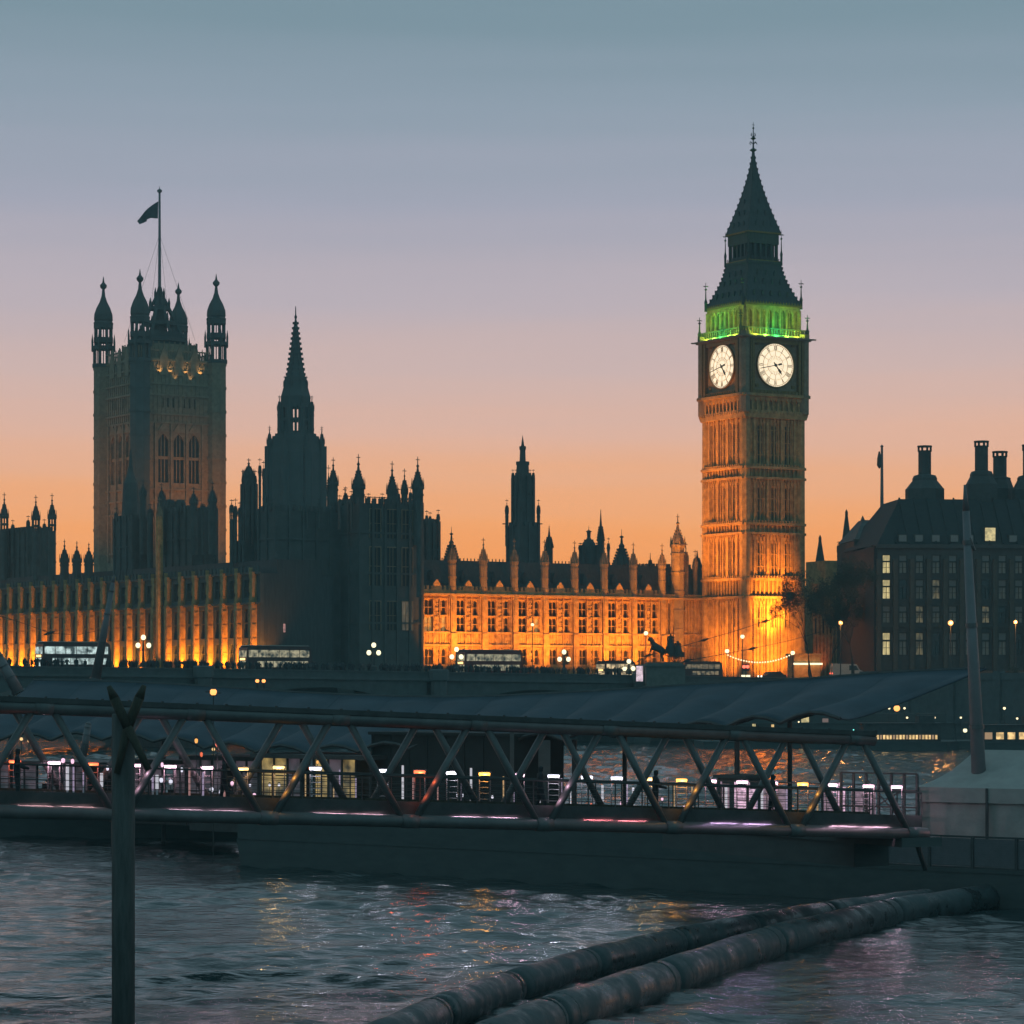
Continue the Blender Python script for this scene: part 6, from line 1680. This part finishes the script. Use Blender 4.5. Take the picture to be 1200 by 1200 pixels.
for px, py, kind, r, lb in ((1051, 830, 'lampo', .45, 'large orange lamp'), (1042, 830, 'bulb', .16, 'small white lamp left of the large orange one'), (1060, 830, 'bulb', .16, 'small white lamp right of the large orange one'), (1063, 841, 'bulb', .15, 'tiny lamp below the large orange one'),
                        (1095, 841, 'bulb', .17, 'small white lamp midway between the orange lamp and the mast'), (1126, 841, 'bulb', .15, 'small white lamp just left of the mast'), (1131, 856, 'lampw', .3, 'white lamp low beside the mast'), (1001, 856, 'cyan', .2, 'cyan lamp'), (1177, 830, 'bulb', .2, 'white lamp right of the mast, upper'),
                        (1192, 842, 'bulb', .16, 'small lamp near the right edge'), (1197, 855, 'bulb', .25, 'white lamp at the right edge'), (1171, 864, 'boat', .12, 'tiny amber lamp right of the mast'), (1193, 864, 'lampo', .14, 'tiny orange lamp at the right edge'), (936, 846, 'bulb', .12, 'tiny lamp left of the yellow window')):
    d = 412; s = thing('pier_lamp', lb+' on the far landing stage', 'lamp', (X(px, d), d, Z(py, d)), 0, 'lamps on the far landing stage')
    g = MB(); g.ball((0,0,0), r, 8, 5); obj('lamp_globe', g, G[kind], s, True)
    g = MB(); g.tube((0, .0, -r*.8), (0, 0, 1.2-Z(py, d) if Z(py, d) < 5 else -3.2), .05, 5); g.lathe(0, 0, [(r*.7, r*.8), (.02, r*1.3)], 6); obj('post', g, M['iron'], s)
s = thing('landing_stage', 'low dark floating landing stage along the far bank under the right side of the canopy', 'landing stage', (X(1030, 400), 400, 0), 4)
m = MB(); m.prism([(-24, -.3), (40, -.3), (40, .9), (-24, .9)], 0, 10); m.box(-24, 40, -.1, 10, .9, 1.05)
for i in range(22): m.box(-23+i*2.8, -22.9+i*2.8, 0, .08, 1.05, 2.1)
m.box(-24, 38, 0, .06, 2.05, 2.12); obj('float', m, M['hull'], s)
# lamps in the dark middle distance at the left
for px, py, r, kd, lb in ((14.5, 792.5, .30, 'lampo', 'orange lamp beside the short strut at the far left'), (250, 811, .36, 'lampo', 'bright orange lamp above the canopy in the left half'), (301.5, 798, .2, 'lampo', 'left one of a close pair of orange lamps'), (309, 798, .2, 'lampo', 'right one of a close pair of orange lamps')):
    d = 150 if px == 250 else 300; s = thing('channel_lamp', lb, 'lamp', (X(px, d), d, Z(py, d)), 0, 'orange navigation lamps on poles')
    r *= d/300
    g = MB(); g.ball((0,0,0), r, 8, 5); o_ = obj('lamp_globe', g, G[kd], s, True)
    m = MB(); m.lathe(0, 0, [(r*1.2, -r*1.1), (r*1.2, -r*.85)], 8); m.tube((0,0,-Z(py, d)-1), (0,0,-r), .12 if d > 200 else .03, 6); m.lathe(0, 0, [(r*.8, r*.8), (.02, r*1.4)], 8)
    if px == 250: m.box(-.4, -.12, -.03, .03, -.02, .04); m.box(.12, .4, -.03, .03, -.08, -.03)
    obj('bracket', m, M['iron'], s)
for px, py, c in ((215, 866, 'boat'), (226, 868, 'boat'), (258, 868, 'lampo'), (264, 864, 'boat'), (250, 878, 'boat'), (34, 868, 'boat'), (25, 866, 'boat')):
    d = 372; s = thing('shore_lamp', 'small amber lamp far behind the gangway under the left part of the canopy', 'lamp', (X(px, d), d, Z(py, d)), 0, 'small amber lamps under the bridge')
    g = MB(); g.ball((0,0,0), .22, 8, 5); obj('lamp_globe', g, G[c], s, True); g = MB(); g.tube((0,0,-Z(py, d)-.5), (0,0,-.15), .06, 5); obj('post', g, M['iron'], s)

# slim posts, lamplight on them painted as glow, and small lanterns crowding the pontoon rail
lan = {k: glow('lantern_'+k, c, e) for k, c, e in (('pink', (1,.6,.8), 1.1), ('white', (.85,.85,1), .95), ('orange', (1,.42,.08), 1.2), ('redt', (1,.16,.05), .9), ('cyan', (.2,.9,.8), .8))}
LP = mat('white_post_paint', (.6,.58,.62), .6); glp = [glow('post_glow_paint_%s' % n, c, e) for n, c, e in (('lilac', (.85,.65,1), .30), ('rose', (1,.45,.40), .28), ('amber', (1,.62,.25), .35), ('white', (.9,.9,1), .5))]
prs = random.Random(11)
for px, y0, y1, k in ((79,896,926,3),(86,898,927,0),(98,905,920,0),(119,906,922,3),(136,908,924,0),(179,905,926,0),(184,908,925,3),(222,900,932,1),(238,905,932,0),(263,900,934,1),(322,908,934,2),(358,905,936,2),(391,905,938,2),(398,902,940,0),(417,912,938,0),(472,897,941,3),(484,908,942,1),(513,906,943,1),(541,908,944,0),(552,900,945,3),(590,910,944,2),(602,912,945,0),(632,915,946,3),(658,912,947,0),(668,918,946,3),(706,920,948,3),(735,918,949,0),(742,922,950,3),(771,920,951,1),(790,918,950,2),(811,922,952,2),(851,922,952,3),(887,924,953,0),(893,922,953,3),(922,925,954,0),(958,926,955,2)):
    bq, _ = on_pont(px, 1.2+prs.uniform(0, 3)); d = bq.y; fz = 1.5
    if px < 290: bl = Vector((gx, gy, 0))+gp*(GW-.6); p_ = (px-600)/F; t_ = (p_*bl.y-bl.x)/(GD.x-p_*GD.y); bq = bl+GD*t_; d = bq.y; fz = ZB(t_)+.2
    s = thing('glow_painted_post', 'slim upright post with painted lamplight glow among the tube lamps behind the gangway braces', 'post', (bq.x, d, fz), 0, 'slim posts with painted glow crowding the pontoon rail')
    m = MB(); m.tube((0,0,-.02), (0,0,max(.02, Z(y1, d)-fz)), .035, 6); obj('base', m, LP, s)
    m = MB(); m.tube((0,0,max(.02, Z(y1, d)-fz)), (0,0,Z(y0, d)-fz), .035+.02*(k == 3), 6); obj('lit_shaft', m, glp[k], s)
for px, py, k, w_ in ((74,891,'pink',.5),(85,892,'pink',.4),(126,900,'white',.3),(150,905,'white',.3),(176,911,'white',.4),(189,914,'white',.5),(190,896,'pink',.3),(200,916,'white',.5),(213,902,'white',.3),(248,925,'white',.5),(259,928,'white',.6),(272,918,'pink',.4),(293,920,'white',.4),(316,920,'white',.5),(327,920,'white',.5),(298,931,'pink',.7),(352,899,'orange',.5),(363,900,'redt',.5),(372,893,'orange',.4),(230,868,'orange',.4),(255,872,'redt',.7),(236,884,'redt',.3),(536,932,'white',.3),(542,932,'white',.3),(577,934,'white',.4),(693,943,'redt',.4),(728,941,'pink',.5),(660,938,'white',.4),(776,936,'pink',.4),(802,946,'pink',.3),(861,950,'pink',.5),(905,948,'pink',.4),(984,919,'pink',.4),(742,925,'white',.3),(983,951,'cyan',.2)):
    bq, _ = on_pont(px, 2.0+prs.uniform(0, 2)); d = bq.y; z = Z(py, d); fz = 1.5
    if px < 290: bl = Vector((gx, gy, 0))+gp*(GW-.6); p_ = (px-600)/F; t_ = (p_*bl.y-bl.x)/(GD.x-p_*GD.y); bq = bl+GD*t_; d = bq.y; fz = ZB(t_)+.2; z = Z(py, d)
    s = thing('small_lantern', 'tiny bright lantern among the clutter on the pontoon behind the gangway', 'lantern', (bq.x, d, z), 0, 'tiny lanterns on the pontoon')
    g = MB(); g.lathe(0, 0, [(.05*w_+.01, -.08), (.08*w_+.02, -.03), (.08*w_+.02, .04), (.02, .07)], 8); obj('lamp_glass', g, lan[k], s)
    g = MB(); g.tube((0,0,min(fz-z, -.1)), (0,0,-.09), .015, 5); g.lathe(0, 0, [(.10*w_+.05, .09), (.01, .15)], 8); obj('stand', g, M['iron'], s)
# ------------------------------------------------------------------ haze volume added to lift the dark silhouettes
hz = MB(); hz.box(-900, 900, -60, 800, -2.2, 125)
hm = bpy.data.materials.new('shadow_lift_haze'); hm.use_nodes = True; t = hm.node_tree; t.nodes.clear()
o_ = t.nodes.new('ShaderNodeOutputMaterial'); pv = t.nodes.new('ShaderNodeVolumePrincipled')
pv.inputs['Color'].default_value = (.62, .88, .92, 1); pv.inputs['Density'].default_value = .00028
t.links.new(pv.outputs[0], o_.inputs['Volume'])
ho = obj('haze', hz, hm); ho['kind'] = 'stuff'
